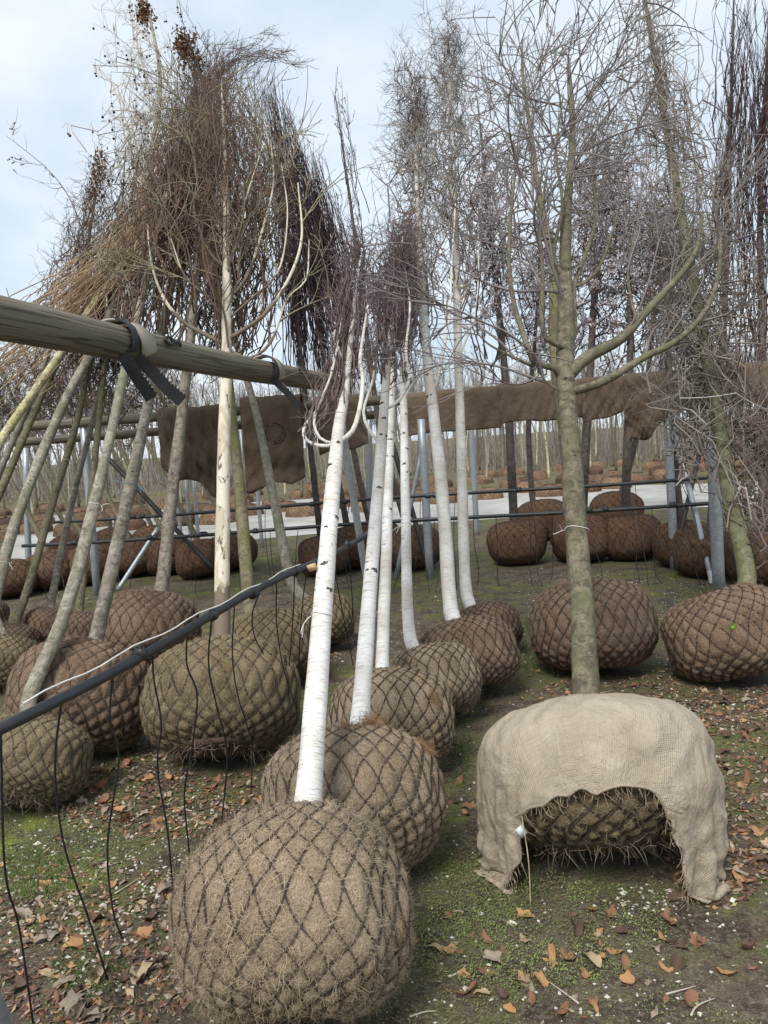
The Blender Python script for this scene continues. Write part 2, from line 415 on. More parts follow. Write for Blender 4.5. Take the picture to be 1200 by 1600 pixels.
def ground_mat():
    mt, t, b = new_mat('mossy_soil', .95, .15); k = K(t)
    ob = k.coord('Object')
    a = k.noise(ob, .9, 6, .62, .4); bn = k.noise(ob, 5, 6, .7); fine = k.noise(ob, 60, 4, .75); fine2 = k.noise(ob, 190, 3, .7)
    soil = k.mix(k.ramp(bn, [(.40, 0), (.62, 1)]), (.085, .064, .047), (.240, .192, .138))
    soil = k.mix(k.ramp(fine, [(.5, 0), (.72, 1)]), soil, (.37, .315, .24))
    mossc = k.mix(k.ramp(fine, [(.35, 0), (.68, 1)]), (.095, .100, .040), (.25, .25, .105))
    mossc = k.mix(k.ramp(k.noise(ob, 2.6, 4, .6), [(.58, 0), (.70, 1)]), mossc, (.30, .33, .065))
    mk = k.ramp(k.math('ADD', k.math('MULTIPLY', a, .55), k.math('MULTIPLY', bn, .52)), [(.515, 0), (.59, 1)])
    c = k.mix(mk, soil, mossc)
    grit = k.ramp(k.voro(ob, 75), [(.10, 1), (.19, 0)]); gm = k.ramp(k.noise(ob, 1.7, 5, .7), [(.5, 0), (.62, 1)])
    c = k.mix(k.math('MULTIPLY', k.math('MULTIPLY', grit, gm), .75), c, (.42, .39, .33))
    c = k.mix(k.math('MULTIPLY', k.ramp(fine2, [(.35, 1), (.5, 0)]), .55), c, (.02, .016, .011))
    k.put(b.inputs['Base Color'], c); k.bump(b, k.math('ADD', fine, k.math('MULTIPLY', fine2, .6)), 1.0, .02); return mt
M['ground'] = ground_mat()
M['path'] = plain('pale_concrete_path', (.36, .35, .325), .9, .28, .9, .2, 0, .004)
M['gravel'] = plain('white_grit', (.52, .49, .43), .9, .35, 25)
M['mossleaf'] = plain('moss_leaflet', (.155, .185, .060), .8, .55, 4)
M['grass'] = plain('grass_blade', (.075, .125, .026), .7, .45, 3)
LEAFC = [('rust-brown', (.20, .10, .058)), ('orange-tan', (.36, .20, .095)), ('dull dark brown', (.095, .060, .042)), ('pale grey-brown', (.27, .215, .165)), ('straw-coloured', (.38, .29, .175))]
LEAFM = [plain('leaf_%d' % i, c, .75, .45, 22, .3) for i, (n, c) in enumerate(LEAFC)]

# ------------------------------------------------------------------ the ground
def gh(x, y):
    q = np.stack([np.asarray(x, float), np.asarray(y, float)], -1)
    return (.010 * wob(q, 2.2, 21, 3) + .006 * wob(q, 9, 22, 2)) * np.clip((9.5 - q[..., 1]) / 2, 0, 1)
def axis_spaced(lo, hi, n, p, c=0.0):
    t = np.linspace(-1, 1, n); s = np.sign(t) * np.abs(t) ** p
    return np.where(s < 0, c + s * (c - lo), c + s * (hi - c))
gx = axis_spaced(-160, 160, 240, 3.2); gy = axis_spaced(-60, 320, 280, 3.4, 3.0)
X, Yg = np.meshgrid(gx, gy); Z = gh(X, Yg)
ni, nj = X.shape
idx = np.arange(ni * nj).reshape(ni, nj)
Fg = np.stack([idx[:-1, :-1], idx[:-1, 1:], idx[1:, 1:], idx[1:, :-1]], -1).reshape(-1, 4)
g = link('ground', mesh_from('ground', np.stack([X, Yg, Z], -1).reshape(-1, 3), Fg), M['ground']); g['kind'] = 'structure'
# pale path crossing behind the first rows
pn = [G(-150, 895), G(380, 845), G(760, 812), G(1250, 785)]; pf = [G(-150, 822), G(380, 786), G(760, 766), G(1250, 752)]
pn = spline(pn, 30); pf = spline(pf, 30)
pth = np.concatenate([pn, pf]); pth[:, 2] = .006
i = np.arange(29)
g = link('path', mesh_from('path', pth, np.stack([i, i + 1, i + 31, i + 30], -1)), M['path']); g['kind'] = 'structure'

# ------------------------------------------------------------------ root balls
def rot_to(axis):
    z = nrm(np.asarray(axis, float)); x = nrm(np.cross([0, 1, .2], z)); y = np.cross(z, x); return np.stack([x, y, z], 1)
EXB = .70                                    # squarish shoulders: |r|^(2/EXB) + |z|^(2/EXB) = 1
def ball_surface(u, t, Rr, H, seed, n, g, amp, ex=EXB):
    """u round, t from the top pole to the bottom pole; quilted between the wires"""
    q = np.stack([np.cos(u), np.sin(u), t * 4], -1)
    uu = u + .085 * wob(q, 1.4, seed, 3); tt = np.clip(t + .024 * np.sin(np.pi * t) * wob(q, 1.6, seed + 1, 3), 0, 1)
    ph = np.pi * tt
    sr = np.abs(np.sin(ph)) ** ex; cz = np.sign(np.cos(ph)) * np.abs(np.cos(ph)) ** ex
    a = n * u / (2 * np.pi) + g * t; b = n * u / (2 * np.pi) - g * t
    qu = np.minimum(np.abs(np.sin(np.pi * a)), np.abs(np.sin(np.pi * b))) ** .62
    lump = 1 + .060 * wob(np.stack([np.cos(uu) * sr, np.sin(uu) * sr, cz], -1), 2.3, seed + 2, 3)
    x = np.cos(uu) * sr * Rr * lump; y = np.sin(uu) * sr * Rr * lump; z = cz * H / 2 * (1 + (lump - 1) * .6)
    p = np.stack([x, y, z], -1)
    nn = nrm(np.stack([x / Rr ** 2, y / Rr ** 2, z / (H / 2) ** 2], -1))
    return p + nn * (amp * qu * np.clip(np.sin(ph) * 2.5, 0.15, 1))[..., None], nn
def ball_geo(Rr, H, seed, n=26, g=9, amp=.016, res=(6, 7), wire=.0026, nw=44, fib=1650, fl=.06):
    nu, ntt = n * res[0], g * res[1]
    u = np.arange(nu) * 2 * np.pi / nu; t = np.linspace(0, 1, ntt + 1)
    U, T = np.meshgrid(u, t); V, N = ball_surface(U, T, Rr, H, seed, n, g, amp)
    idx = np.arange(nu * (ntt + 1)).reshape(ntt + 1, nu)
    Fq = np.stack([idx[:-1], idx[1:], np.roll(idx[1:], -1, 1), np.roll(idx[:-1], -1, 1)], -1).reshape(-1, 4)
    body = (V.reshape(-1, 3), Fq, None, None)
    j = np.arange(n)[:, None]; tw = np.linspace(.035, .985, nw)[None, :]
    ws = []
    for sgn in (1, -1):
        uw = (j - sgn * g * tw) * 2 * np.pi / n; tt = np.repeat(tw, n, 0)
        p, nn = ball_surface(uw, tt, Rr, H, seed, n, g, amp); ws.append(p + nn * (amp * .40 + wire * 1.2))
    net = tubes(np.concatenate(ws), np.full((2 * n, nw), wire), 3)
    fg = None
    if fib:
        r = np.random.default_rng(seed + 9)
        uf = r.uniform(0, 6.283, fib); tf = np.arccos(r.uniform(-.97, .99, fib)) / np.pi
        p, nn = ball_surface(uf, tf, Rr, H, seed, n, g, amp)
        tan = nrm(np.cross(nn, r.normal(size=(fib, 3)))); bi = np.cross(nn, tan)
        L = r.uniform(.35, 1.1, fib)[:, None] * fl
        out = np.abs(r.normal(size=(fib, 1))) * .10 + .02
        cur = r.normal(size=(fib, 1)) * .55
        q4 = [p - nn * .002]
        for f_ in (.33, .66, 1.0):
            q4.append(p + tan * L * f_ * (1 - .25 * np.abs(cur) * f_) + bi * L * cur * f_ ** 2 + nn * (L * out * np.sin(f_ * 2.4) * 1.5 + .002) + r.normal(size=(fib, 3)) * .0015)
        wv = bi * r.uniform(.00018, .00042, (fib, 1)) * (2.2 if n < 26 else 1)
        Vf = np.stack([q4[0] - wv, q4[0] + wv, q4[1] - wv, q4[1] + wv, q4[2] - wv, q4[2] + wv, q4[3]], 1).reshape(-1, 3)
        b0 = np.arange(fib)[:, None] * 7
        fg = (Vf, np.concatenate([b0 + np.array([[0, 1, 3, 2]]), b0 + np.array([[2, 3, 5, 4]])]), b0 + np.array([[4, 5, 6]]), None)
    return body, net, fg
BALLCACHE = {}
def root_ball(root, C, axis, Rr, H, kind, seed, detail=2, fib=1650, spin=0, clod=False, wiremat=None):
    """part root_ball with sub-parts netting and fibres, placed in the thing's space"""
    loc = C - np.array(root.location); Rm = rot_to(axis)
    spin_m = np.array([[math.cos(spin), -math.sin(spin), 0], [math.sin(spin), math.cos(spin), 0], [0, 0, 1]])
    mat = Matrix((Rm @ spin_m).tolist()).to_4x4(); mat.translation = Vector(loc)
    key = (round(Rr, 3), round(H, 3), seed, detail, fib, kind)
    if key not in BALLCACHE:
        res, nw, wr = {3: ((6, 6), 50, .0023), 2: ((5, 5), 40, .0025), 1: ((3, 4), 22, .0038)}[detail]
        n, g = (26, 9) if detail > 1 else (20, 7)
        body, net, fg = ball_geo(Rr, H, seed, n, g, .0185 * Rr / .32, res, wr, nw, fib)
        me = mesh_from('root_ball', *body); me.materials.append(BALL[kind])
        mn = mesh_from('netting', net[0], net[1]); mn.materials.append(wiremat or M['wire'])
        mf = None
        if fg: mf = mesh_from('fibres', fg[0], fg[1], fg[2]); mf.materials.append(FIB[kind])
        BALLCACHE[key] = (me, mn, mf)
    me, mn, mf = BALLCACHE[key]
    o = link('root_ball', me, None, root); o.matrix_local = mat
    link('netting', mn, None, o)
    if mf: f = link('fibres', mf, None, o); f['kind'] = 'stuff'
    if clod:
        r = np.random.default_rng(seed + 77)
        u = np.linspace(0, 2 * np.pi, 48, endpoint=False); t = np.linspace(0, 1, 14)
        U, T = np.meshgrid(u, t); ph = T * np.pi
        q = np.stack([np.cos(U) * np.sin(ph), np.sin(U) * np.sin(ph), np.cos(ph)], -1)
        k2 = 1 + .16 * wob(q, 3, seed + 5, 4)
        V = np.stack([q[..., 0] * Rr * .62 * k2, q[..., 1] * Rr * .62 * k2, -H * .475 + q[..., 2] * H * .085 * k2], -1)
        idx = np.arange(48 * 14).reshape(14, 48)
        Fq = np.stack([idx[:-1], idx[1:], np.roll(idx[1:], -1, 1), np.roll(idx[:-1], -1, 1)], -1).reshape(-1, 4)
        c = link('soil_clod', mesh_from('soil_clod', V.reshape(-1, 3), Fq), M['soil'], o)
        nr = 420
        a = r.uniform(0, 6.283, nr); rr = Rr * r.uniform(.3, .66, nr)
        st = np.stack([np.cos(a) * rr, np.sin(a) * rr, -H * .475 + r.uniform(-.07, .05, nr) * H], -1)
        dr = nrm(np.stack([np.cos(a), np.sin(a), r.normal(size=nr) * .8 - .3], -1) + r.normal(size=(nr, 3)) * .7)
        pts = grow(st, dr, r.uniform(.03, .09, nr), 5, None, 0, .55, .1, r)
        Vr, Fr = tubes(pts, np.repeat(np.linspace(.0016, .0006, 5)[None], nr, 0), 3)
        rt = link('roots', mesh_from('roots', Vr, Fr), M['root'], o); rt['kind'] = 'stuff'
    return o
def support(Rr, H, tilt):
    a = np.linspace(0, 2 * np.pi, 200); r = np.sign(np.cos(a)) * np.abs(np.cos(a)) ** EXB * Rr; z = np.sign(np.sin(a)) * np.abs(np.sin(a)) ** EXB * H / 2
    return float(np.max(z * math.cos(tilt) + r * math.sin(tilt)))

# ------------------------------------------------------------------ stems and crowns
def grow(start, d, length, Kp, axis, tie, wig, grav, r, curl=.7):
    N = len(start); p = start.copy(); d = nrm(d); nv = r.normal(size=(N, 3)); out = [p.copy()]
    step = (np.asarray(length) / (Kp - 1))[:, None]
    for _ in range(Kp - 1):
        nv = curl * nv + (1 - curl) * 2 * r.normal(size=(N, 3))
        d = d + wig * nv
        if axis is not None: d = d + tie * (axis - d)
        d = d + np.array([0, 0, -grav]); d = nrm(d); p = p + d * step; out.append(p.copy())
    return np.stack(out, 1)
def perp_dir(T, ang, r):
    N = len(T); v = r.normal(size=(N, 3)); v = nrm(v - T * (v * T).sum(-1, keepdims=True))
    return T * np.cos(ang)[:, None] + v * np.sin(ang)[:, None]
def along(pts, n, lo, hi, r, bias=1.0):
    """pick n spots along polylines (N,K,3): points, tangents, fraction, owner"""
    N, Kp, _ = pts.shape; o = r.integers(0, N, n); f = lo + (hi - lo) * r.uniform(0, 1, n) ** bias
    x = f * (Kp - 1); i = np.minimum(x.astype(int), Kp - 2); fr = (x - i)[:, None]
    a = pts[o, i]; b = pts[o, i + 1]
    return a * (1 - fr) + b * fr, nrm(b - a), f, o
def bundle(base, slope, c, r):
    """branches that follow a tied bundle: ctrl = photo points with a spread, in the stem's leaning plane"""
    q = np.array([LP(x, y, base, slope) for x, y, s in c['ctrl']]); sp = np.array([s for x, y, s in c['ctrl']]) / F * np.linalg.norm(q - _c, axis=1)
    n, K1, M2 = c['n1'], c.get('k1', 11), 60
    cen = spline(q, M2); spr = np.interp(np.linspace(0, 1, M2), np.linspace(0, 1, len(sp)), sp)
    lo = r.uniform(0, c.get('s0', .45), n); hi = np.minimum(lo + r.uniform(c.get('m0', .3), c.get('m1', .8), n), 1.0)
    off = r.normal(size=(n, 3)) * .55; off2 = off * .55 + r.normal(size=(n, 3)) * .4; out = []
    ph = r.uniform(0, 6.283, (n, 3)); fq = r.uniform(1.5, 4.5, (n, 3)); amp = c.get('curly', .15)
    for k in range(K1):
        f = k / (K1 - 1); x = (lo + (hi - lo) * f) * (M2 - 1); i = np.minimum(x.astype(int), M2 - 2); fr_ = (x - i)
        p = cen[i] * (1 - fr_)[:, None] + cen[i + 1] * fr_[:, None]; s_ = spr[i] * (1 - fr_) + spr[i + 1] * fr_
        o_ = off * (1 - f) + off2 * f + amp * np.sin(ph + fq * f * 3.0) + amp * .5 * np.sin(ph * 2 + fq * f * 7.0)
        out.append(p + o_ * s_[:, None])
    return np.stack(out, 1)
def crown_geo(path, c, r, base=None, slope=None):
    """c: dict(t0,t1,n1,l1,a1,r1,n2,l2,a2,n3,l3,tie,wig,grav,...) -> list of geometry, last-level points for buds"""
    geos = []; pth = path[None]
    ax = nrm(path[-1] - path[int(len(path) * c.get('t0', .4))]); c = dict(dict(t0=.3, l1=1, a1=20), **c)
    if 'axis' in c: ax = nrm(np.asarray(c['axis'], float))
    tie, wig, grav = c.get('tie', .1), c.get('wig', .12), c.get('grav', 0)
    n1 = c['n1']; p, T, f, _ = along(pth, n1, c['t0'], c.get('t1', .97), r, c.get('bias', 1))
    rel = (f - c['t0']) / max(c.get('t1', .97) - c['t0'], 1e-3)
    L = c['l1'] * (1 - c.get('short', .6) * rel) * r.uniform(.65, 1.15, n1)
    d = perp_dir(T, np.radians(c['a1']) * r.uniform(.6, 1.25, n1), r)
    if 'pull' in c: d = nrm(d + np.asarray(c['pull'], float) * r.uniform(.3, 1, (n1, 1)))
    K1 = c.get('k1', 11)
    curl = c.get('curl', .7)
    if 'ctrl' in c: b1 = bundle(base, slope, c, r); K1 = b1.shape[1]; rel = rel * 0
    else: b1 = grow(p, d, L, K1, ax, tie, wig, grav, r, curl)
    r1 = c['r1'] * (1 - .55 * rel) * r.uniform(.6, 1.1, n1)
    geos.append(tubes(b1, r1[:, None] * np.linspace(1, .22, K1)[None], 4))
    src = b1
    if c.get('lead', True): pass
    n2 = c['n2']; p, T, f, o = along(b1, n2, .12, 1, r, .8)
    d = perp_dir(T, np.radians(c.get('a2', 35)) * r.uniform(.4, 1.3, n2), r)
    K2 = c.get('k2', 6)
    b2 = grow(p, d, c['l2'] * r.uniform(.45, 1.15, n2), K2, ax, tie * 1.2, wig * 1.25, grav * 1.3, r, curl)
    r2 = c.get('r2', .0028)
    geos.append(tubes(b2, (r2 * r.uniform(.7, 1.25, n2))[:, None] * np.linspace(1, .4, K2)[None], 3))
    n3 = c.get('n3', 0)
    last = b2
    if n3:
        p, T, f, o = along(b2, n3, .1, 1, r, .9)
        d = perp_dir(T, np.radians(c.get('a3', 42)) * r.uniform(.4, 1.3, n3), r)
        b3 = grow(p, d, c['l3'] * r.uniform(.4, 1.15, n3), 4, ax, tie, wig * 1.4, grav * 1.5, r)
        geos.append(tubes(b3, (c.get('r3', .0016) * r.uniform(.8, 1.2, n3))[:, None] * np.linspace(1, .55, 4)[None], 3)); last = b3
    nb = c.get('buds', 0)
    if nb:
        p, T, f, o = along(last, nb, .1, 1, r)
        s = c.get('bs', .006)
        v = perp_dir(T, np.full(nb, .7), r)
        tip = p + v * s * 2; m1 = np.cross(v, T); m1 = nrm(m1) * s * .42; m2 = nrm(np.cross(v, m1)) * s * .42; mid = p + v * s * .8
        V = np.stack([p, mid + m1, mid + m2, mid - m1, mid - m2, tip], 1).reshape(-1, 3)
        b0 = np.arange(nb)[:, None, None] * 6
        tr = np.array([[0, 2, 1], [0, 3, 2], [0, 4, 3], [0, 1, 4], [5, 1, 2], [5, 2, 3], [5, 3, 4], [5, 4, 1]])
        geos.append((V, None, (b0 + tr[None]).reshape(-1, 3), None))
    return geos, b1, b2, last
def leaf_clump(p, n, spread, size, r):
    """small crumpled quads hanging round points"""
    o = r.integers(0, len(p), n); c = p[o] + r.normal(size=(n, 3)) * spread
    a = nrm(r.normal(size=(n, 3))); b = nrm(np.cross(a, r.normal(size=(n, 3)))); cc = np.cross(a, b)
    s = size * r.uniform(.5, 1.2, (n, 1))
    V = np.stack([c - a * s, c + b * s * .6 + cc * s * .3, c + a * s, c - b * s * .6 + cc * s * .3], 1).reshape(-1, 3)
    b0 = np.arange(n)[:, None] * 4
    return V, None, np.concatenate([b0 + np.array([[0, 1, 2]]), b0 + np.array([[0, 2, 3]])]), None
def ring_tie(root, path, rad, f, r, mat, tails=True, name='string_tie'):
    x = f * (len(path) - 1); i = int(x); c = path[i]; T = nrm(path[min(i + 1, len(path) - 1)] - path[i - 1])
    n1 = nrm(np.cross(T, [0, 1, 0])); n2 = np.cross(T, n1); R0 = np.interp(x, range(len(path)), rad) * 1.05 + .0015
    an = np.linspace(0, 2 * np.pi, 25)
    p = c + R0 * (n1 * np.cos(an)[:, None] + n2 * np.sin(an)[:, None]) + T * (.006 * np.sin(an * 2 + 1))[:, None]
    gs = [pipe(p, .0016, 5, False)]
    if tails:
        side = n1 * (1 if r.uniform() < .5 else -1); s0 = c + side * R0 - np.array([0, .0, 0])
        for k in range(2):
            d = nrm(side + r.normal(size=3) * .5 + np.array([0, -.4, -.3]))
            q = grow(s0[None], d[None], np.array([r.uniform(.05, .09)]), 7, None, 0, .25, .12, r)[0]
            gs.append(pipe(q, .0014, 4, False))
    part(name, join(gs), mat, root)
TREES = []
def tree(name, label, ball, trunk, slope, rad, bark_m, crowns, *, tilt=38, axx=0.0, seed=1, limbs=(), cat='tree', group=None,
         detail=2, fib=1430, clod=False, ties=(), scars=0, H=1.45, M_=60, S=14, tapr=1.0, extra=None, wiremat=None, bumpy=.05, lift=0.0, wig=.0):
    """ball=(px,py,width_px,kind) centre of the ball in the photo; it rests on the ground.  trunk: photo points up the stem"""
    r = np.random.default_rng(seed * 101 + 7)
    px, py, wpx, kind = ball; th = math.radians(tilt); Rr = .3
    for _ in range(4):
        Hh = Rr * H; C = ZP(px, py, support(Rr, Hh, th) - .012 + lift); Rr = wpx / 2 / F * float((C - _c) @ _f)
    axis = nrm(np.array([axx, math.sin(th), math.cos(th)]))
    base = C + axis * Hh * .46
    loc = (float(C[0]), float(C[1]), 0.0)
    root = thing(name, loc, label, cat, group)
    root_ball(root, C, axis, Rr, Hh, kind, seed, detail, fib, r.uniform(0, 6.28), clod, wiremat)
    pl = [C + axis * Hh * .30] + [LP(x, y, base, slope) for x, y in trunk]
    path = spline(pl, M_)
    if wig:
        s = np.linspace(0, 1, M_); path = path + np.stack([wob(np.stack([s * 9, s * 0], -1), 1, seed + 31), wob(np.stack([s * 9, s * 0], -1), 1, seed + 32), s * 0], -1) * wig * s[:, None]
    s = np.linspace(0, 1, M_)
    rd = np.interp(s ** tapr, np.linspace(0, 1, len(rad)), rad)
    L = np.linalg.norm(path[-1] - path[0]); ii = np.arange(M_)
    rd = rd * (1 + .13 * np.exp(-(s * L - .12).clip(0) / .09))
    part('trunk', pipe(path, rd, S, True, True, bumpy, seed), bark_m, root)
    if detail > 1:                                      # loose fibres gathered round the foot of the stem
        nf = 170; b_i = int(np.argmin(np.linalg.norm(path - (C + axis * Hh * .485), axis=1))); aa = r.uniform(0, 6.283, nf); Rm = rot_to(axis)
        rad_ = rd[b_i] * r.uniform(.95, 1.9, nf); ringp = np.stack([np.cos(aa) * rad_, np.sin(aa) * rad_, r.uniform(-.02, .0, nf)], -1) @ Rm.T + path[b_i]
        Vc, Fc = tubes(grow(ringp, nrm(np.stack([-np.sin(aa), np.cos(aa), r.uniform(.1, .9, nf)], -1) @ Rm.T + r.normal(size=(nf, 3)) * .4), r.uniform(.02, .07, nf), 5, None, 0, .4, .12, r), np.full((nf, 5), .0006), 3)
        part('collar_fibres', (Vc, Fc), FIB[kind], root, kind='stuff')
    # explicit limbs, each a part: (list of photo points, r0, r1, depth drift)
    lpaths = []
    for pts, r0, r1, dz in limbs:
        q = np.array([LP(x, y, base, slope) for x, y in pts]); q[:, 1] += np.linspace(0, dz, len(q)) ; q = q + 0
        d = nrm(q - _c); q = q  # keep
        lp = spline(q, 22); lpaths.append(lp)
        part('limb', pipe(lp, np.linspace(r0, r1, 22), 8, True, True, .07, seed), bark_m, root)
    for ci, (c, tw) in enumerate(crowns):
        src = path
        if c.get('limbs') and lpaths:
            gs = []
            for lp in lpaths:
                g2, b1, b2, last = crown_geo(lp, c, r); gs += g2
        else:
            gs, b1, b2, last = crown_geo(path, c, r, base, slope)
        part('crown' if ci == 0 else 'twigs', join(gs), TW[tw], root, kind='stuff' if ci else None)
        if c.get('leaves'):
            n, spread, size, lo, hi = c['leaves']
            part('dead_leaves', leaf_clump(path[int(lo * M_):max(int(hi * M_), int(lo * M_) + 1)], n, spread, size, r), M['deadleaf'], root, kind='stuff', smooth=False)
        for (lx_, ly_, n_, sp_, sz_) in c.get('leafat', ()):
            part('dead_leaves', leaf_clump(LP(lx_, ly_, base, slope)[None], n_, np.array([sp_, sp_, sp_ * 1.6]), sz_, r), M['deadleaf'], root, kind='stuff', smooth=False)
        if c.get('blossom'):
            n, size = c['blossom']
            pp = last.reshape(-1, 3)
            part('blossom', leaf_clump(pp, n, .02, size, r), M['blossom'], root, kind='stuff', smooth=False)
        if c.get('seeds'):
            n = c['seeds']; p, T, f, o = along(b2, n, .5, 1, r)
            ln = r.uniform(.04, .12, n); q = np.stack([p, p - np.array([0, 0, 1]) * ln[:, None] * .5 + r.normal(size=(n, 3)) * .005, p - np.array([0, 0, 1]) * ln[:, None]], 1)
            gs = [tubes(q, np.full((n, 3), .0012), 3)]
            bs = r.uniform(.010, .016, n)
            ico = np.array([[0, 0, 1], [.89, 0, .45], [.28, .85, .45], [-.72, .53, .45], [-.72, -.53, .45], [.28, -.85, .45], [.72, .53, -.45], [-.28, .85, -.45], [-.89, 0, -.45], [-.28, -.85, -.45], [.72, -.53, -.45], [0, 0, -1]])
            tri = np.array([[0, 1, 2], [0, 2, 3], [0, 3, 4], [0, 4, 5], [0, 5, 1], [1, 6, 2], [2, 7, 3], [3, 8, 4], [4, 9, 5], [5, 10, 1], [6, 7, 2], [7, 8, 3], [8, 9, 4], [9, 10, 5], [10, 6, 1], [11, 7, 6], [11, 8, 7], [11, 9, 8], [11, 10, 9], [11, 6, 10]])
            V = (q[:, 2][:, None] + ico[None] * bs[:, None, None]).reshape(-1, 3)
            gs.append((V, None, (np.arange(n)[:, None, None] * 12 + tri[None]).reshape(-1, 3), None))
            part('seed_balls', join(gs), M['seed'], root, kind='stuff')
    for f, mt in ties: ring_tie(root, path, rd, f, r, mt)
    for k in range(scars):
        f = r.uniform(.25, .62); x = f * (M_ - 1); i = int(x); T = nrm(path[i + 1] - path[i])
        n1 = nrm(np.cross(T, [0, 1, 0])); n2 = np.cross(n1, T)          # n2 points to the viewer side or back
        if n2[1] > 0: n2 = -n2
        a = r.uniform(-1.1, 1.1); n = n1 * math.sin(a) + n2 * math.cos(a); tg = np.cross(T, n)
        c0 = path[i] + n * rd[i] * .985; sz = r.uniform(.25, .62) * rd[i]
        an = np.linspace(0, 2 * np.pi, 14, endpoint=False); V = []
        irr = 1 + .28 * r.normal(size=14); el = r.uniform(.45, .8)
        for rr_, h_ in ((1.0, -.003), (.75, .0022), (.4, .003), (0.05, .0012)):
            rr_ = rr_ * irr
            sag = -(1 - np.cos(np.sin(an) * sz * rr_ / rd[i])) * rd[i]
            V.append(c0 + tg * (np.cos(an) * sz * rr_)[:, None] * .95 + T * (np.sin(an) * sz * rr_)[:, None] * el + n * (h_ - (np.cos(an) * sz * rr_ * .95) ** 2 / (2 * rd[i]))[:, None])
        V = np.concatenate(V); Fq = [(q * 14 + j, q * 14 + (j + 1) % 14, (q + 1) * 14 + (j + 1) % 14, (q + 1) * 14 + j) for q in range(3) for j in range(14)]
        part('branch_scar', (V, np.array(Fq)), M['scar'], root)
    TREES.append((loc, Rr))
    if extra: extra(root, path, rd, r, C, axis, Rr, Hh)
    return root, C, axis, Rr, Hh, path, base

# ------------------------------------------------------------------ white birches in the front row
S_ = M['string']
def bc(ctrl, n1=46, r1=.0055, n2=420, l2=.22, n3=1900, l3=.12, **k):
    return dict(dict(ctrl=ctrl, n1=n1, r1=r1, n2=n2, l2=l2, a2=38, n3=n3, l3=l3, a3=50, tie=.08, wig=.24, curl=.8, curly=.30, r2=.0024, r3=.0014, s0=.55, m0=.25, m1=.6), **k)
B1 = tree('birch_tree', 'white birch with a forked crown rising from the largest bare root ball', (458, 1430, 342, 'grey'),
     [(480, 1258), (500, 1000), (527, 690), (538, 620), (547, 540), (556, 450), (564, 400)], 1.2, [.041, .036, .0295, .015, .005], M['birch'],
     [(bc([(530, 650, 12), (536, 590, 20), (542, 520, 26), (550, 450, 30), (560, 385, 22)], 60, n2=260, n3=700, l3=.09, curly=.2, wig=.16, a2=28), 'purple'),
      (bc([(485, 690, 12), (500, 640, 18), (520, 590, 16), (540, 560, 14)], 22, .0035, 40, .2, 40, s0=.2, m0=.6, m1=.9), 'rosy')], tilt=42, seed=1, detail=3, fib=16000, H=1.66, scars=6, ties=[(.30, S_)],
     limbs=[([(524, 694), (505, 697), (485, 692), (473, 681), (475, 663), (493, 639), (512, 593), (522, 540)], .0080, .003, .1),
            ([(524, 692), (504, 688), (493, 671), (492, 652), (501, 628), (520, 580), (535, 500)], .0065, .003, -.05),
            ([(530, 690), (545, 680), (555, 665), (564, 628), (567, 588), (563, 560), (575, 480)], .011, .005, -.05),
            ([(534, 560), (523, 524), (533, 495), (540, 465), (549, 435), (548, 400)], .010, .004, .05)])
B2 = tree('birch_tree', 'white birch with a tufted fibrous ball top right behind the largest bare ball', (552, 1250, 268, 'grey'),
     [(563, 1118), (580, 900), (594, 720), (603, 600), (612, 500), (622, 420), (630, 370)], 1.15, [.037, .032, .027, .014, .005], M['birch'],
     [(bc([(600, 600, 16), (606, 520, 26), (612, 450, 32), (620, 395, 28), (630, 345, 18)], 90, n2=420, n3=1100, l3=.09, curly=.2, wig=.16, a2=28), 'purple')], tilt=38, seed=2, detail=3, fib=7150, scars=7,
     limbs=[([(600, 640), (622, 628), (632, 610), (640, 590), (634, 550), (640, 480), (632, 420)], .0105, .004, -.05),
            ([(590, 690), (575, 668), (568, 640), (583, 590), (590, 530), (600, 450)], .009, .004, .1)])
B3 = tree('birch_tree', 'slim white birch leaning close beside its twin, stem nearly touching it', (612, 1124, 190, 'grey'),
     [(597, 1066), (604, 850), (611, 640), (617, 520), (632, 430), (640, 375)], 1.15, [.034, .030, .026, .013, .005], M['birch'],
     [(bc([(613, 580, 14), (620, 500, 24), (630, 430, 28), (640, 375, 22), (648, 340, 16)], 80, n2=380, n3=1000, l3=.09, curly=.2, wig=.16, a2=28), 'purple')], tilt=36, seed=3, detail=2, fib=3575, scars=7)
B4 = tree('birch_tree', 'thin white birch standing in the grey smooth-netted ball between its neighbours', (677, 1068, 145, 'grey'),
     [(640, 992), (634, 800), (631, 640), (630, 560), (640, 470), (650, 385)], 1.15, [.036, .032, .028, .014, .005], M['birch'],
     [(bc([(632, 600, 14), (636, 530, 22), (643, 460, 24), (650, 390, 18)], 60, n2=260, n3=700, l3=.09, curly=.2, wig=.16, a2=28), 'purple')], tilt=34, axx=-.12, seed=4, detail=2, fib=3300, scars=7, ties=[(.27, S_)],
     limbs=[([(632, 622), (642, 604), (655, 585), (664, 560), (660, 500), (664, 440)], .010, .004, -.1)])
tall = dict(n1=42, r1=.0075, n2=300, l2=.34, n3=900, l3=.2, curly=.38, r2=.0036, r3=.0022, s0=.6, m0=.25, m1=.5, grav=.03, buds=200, bs=.006)
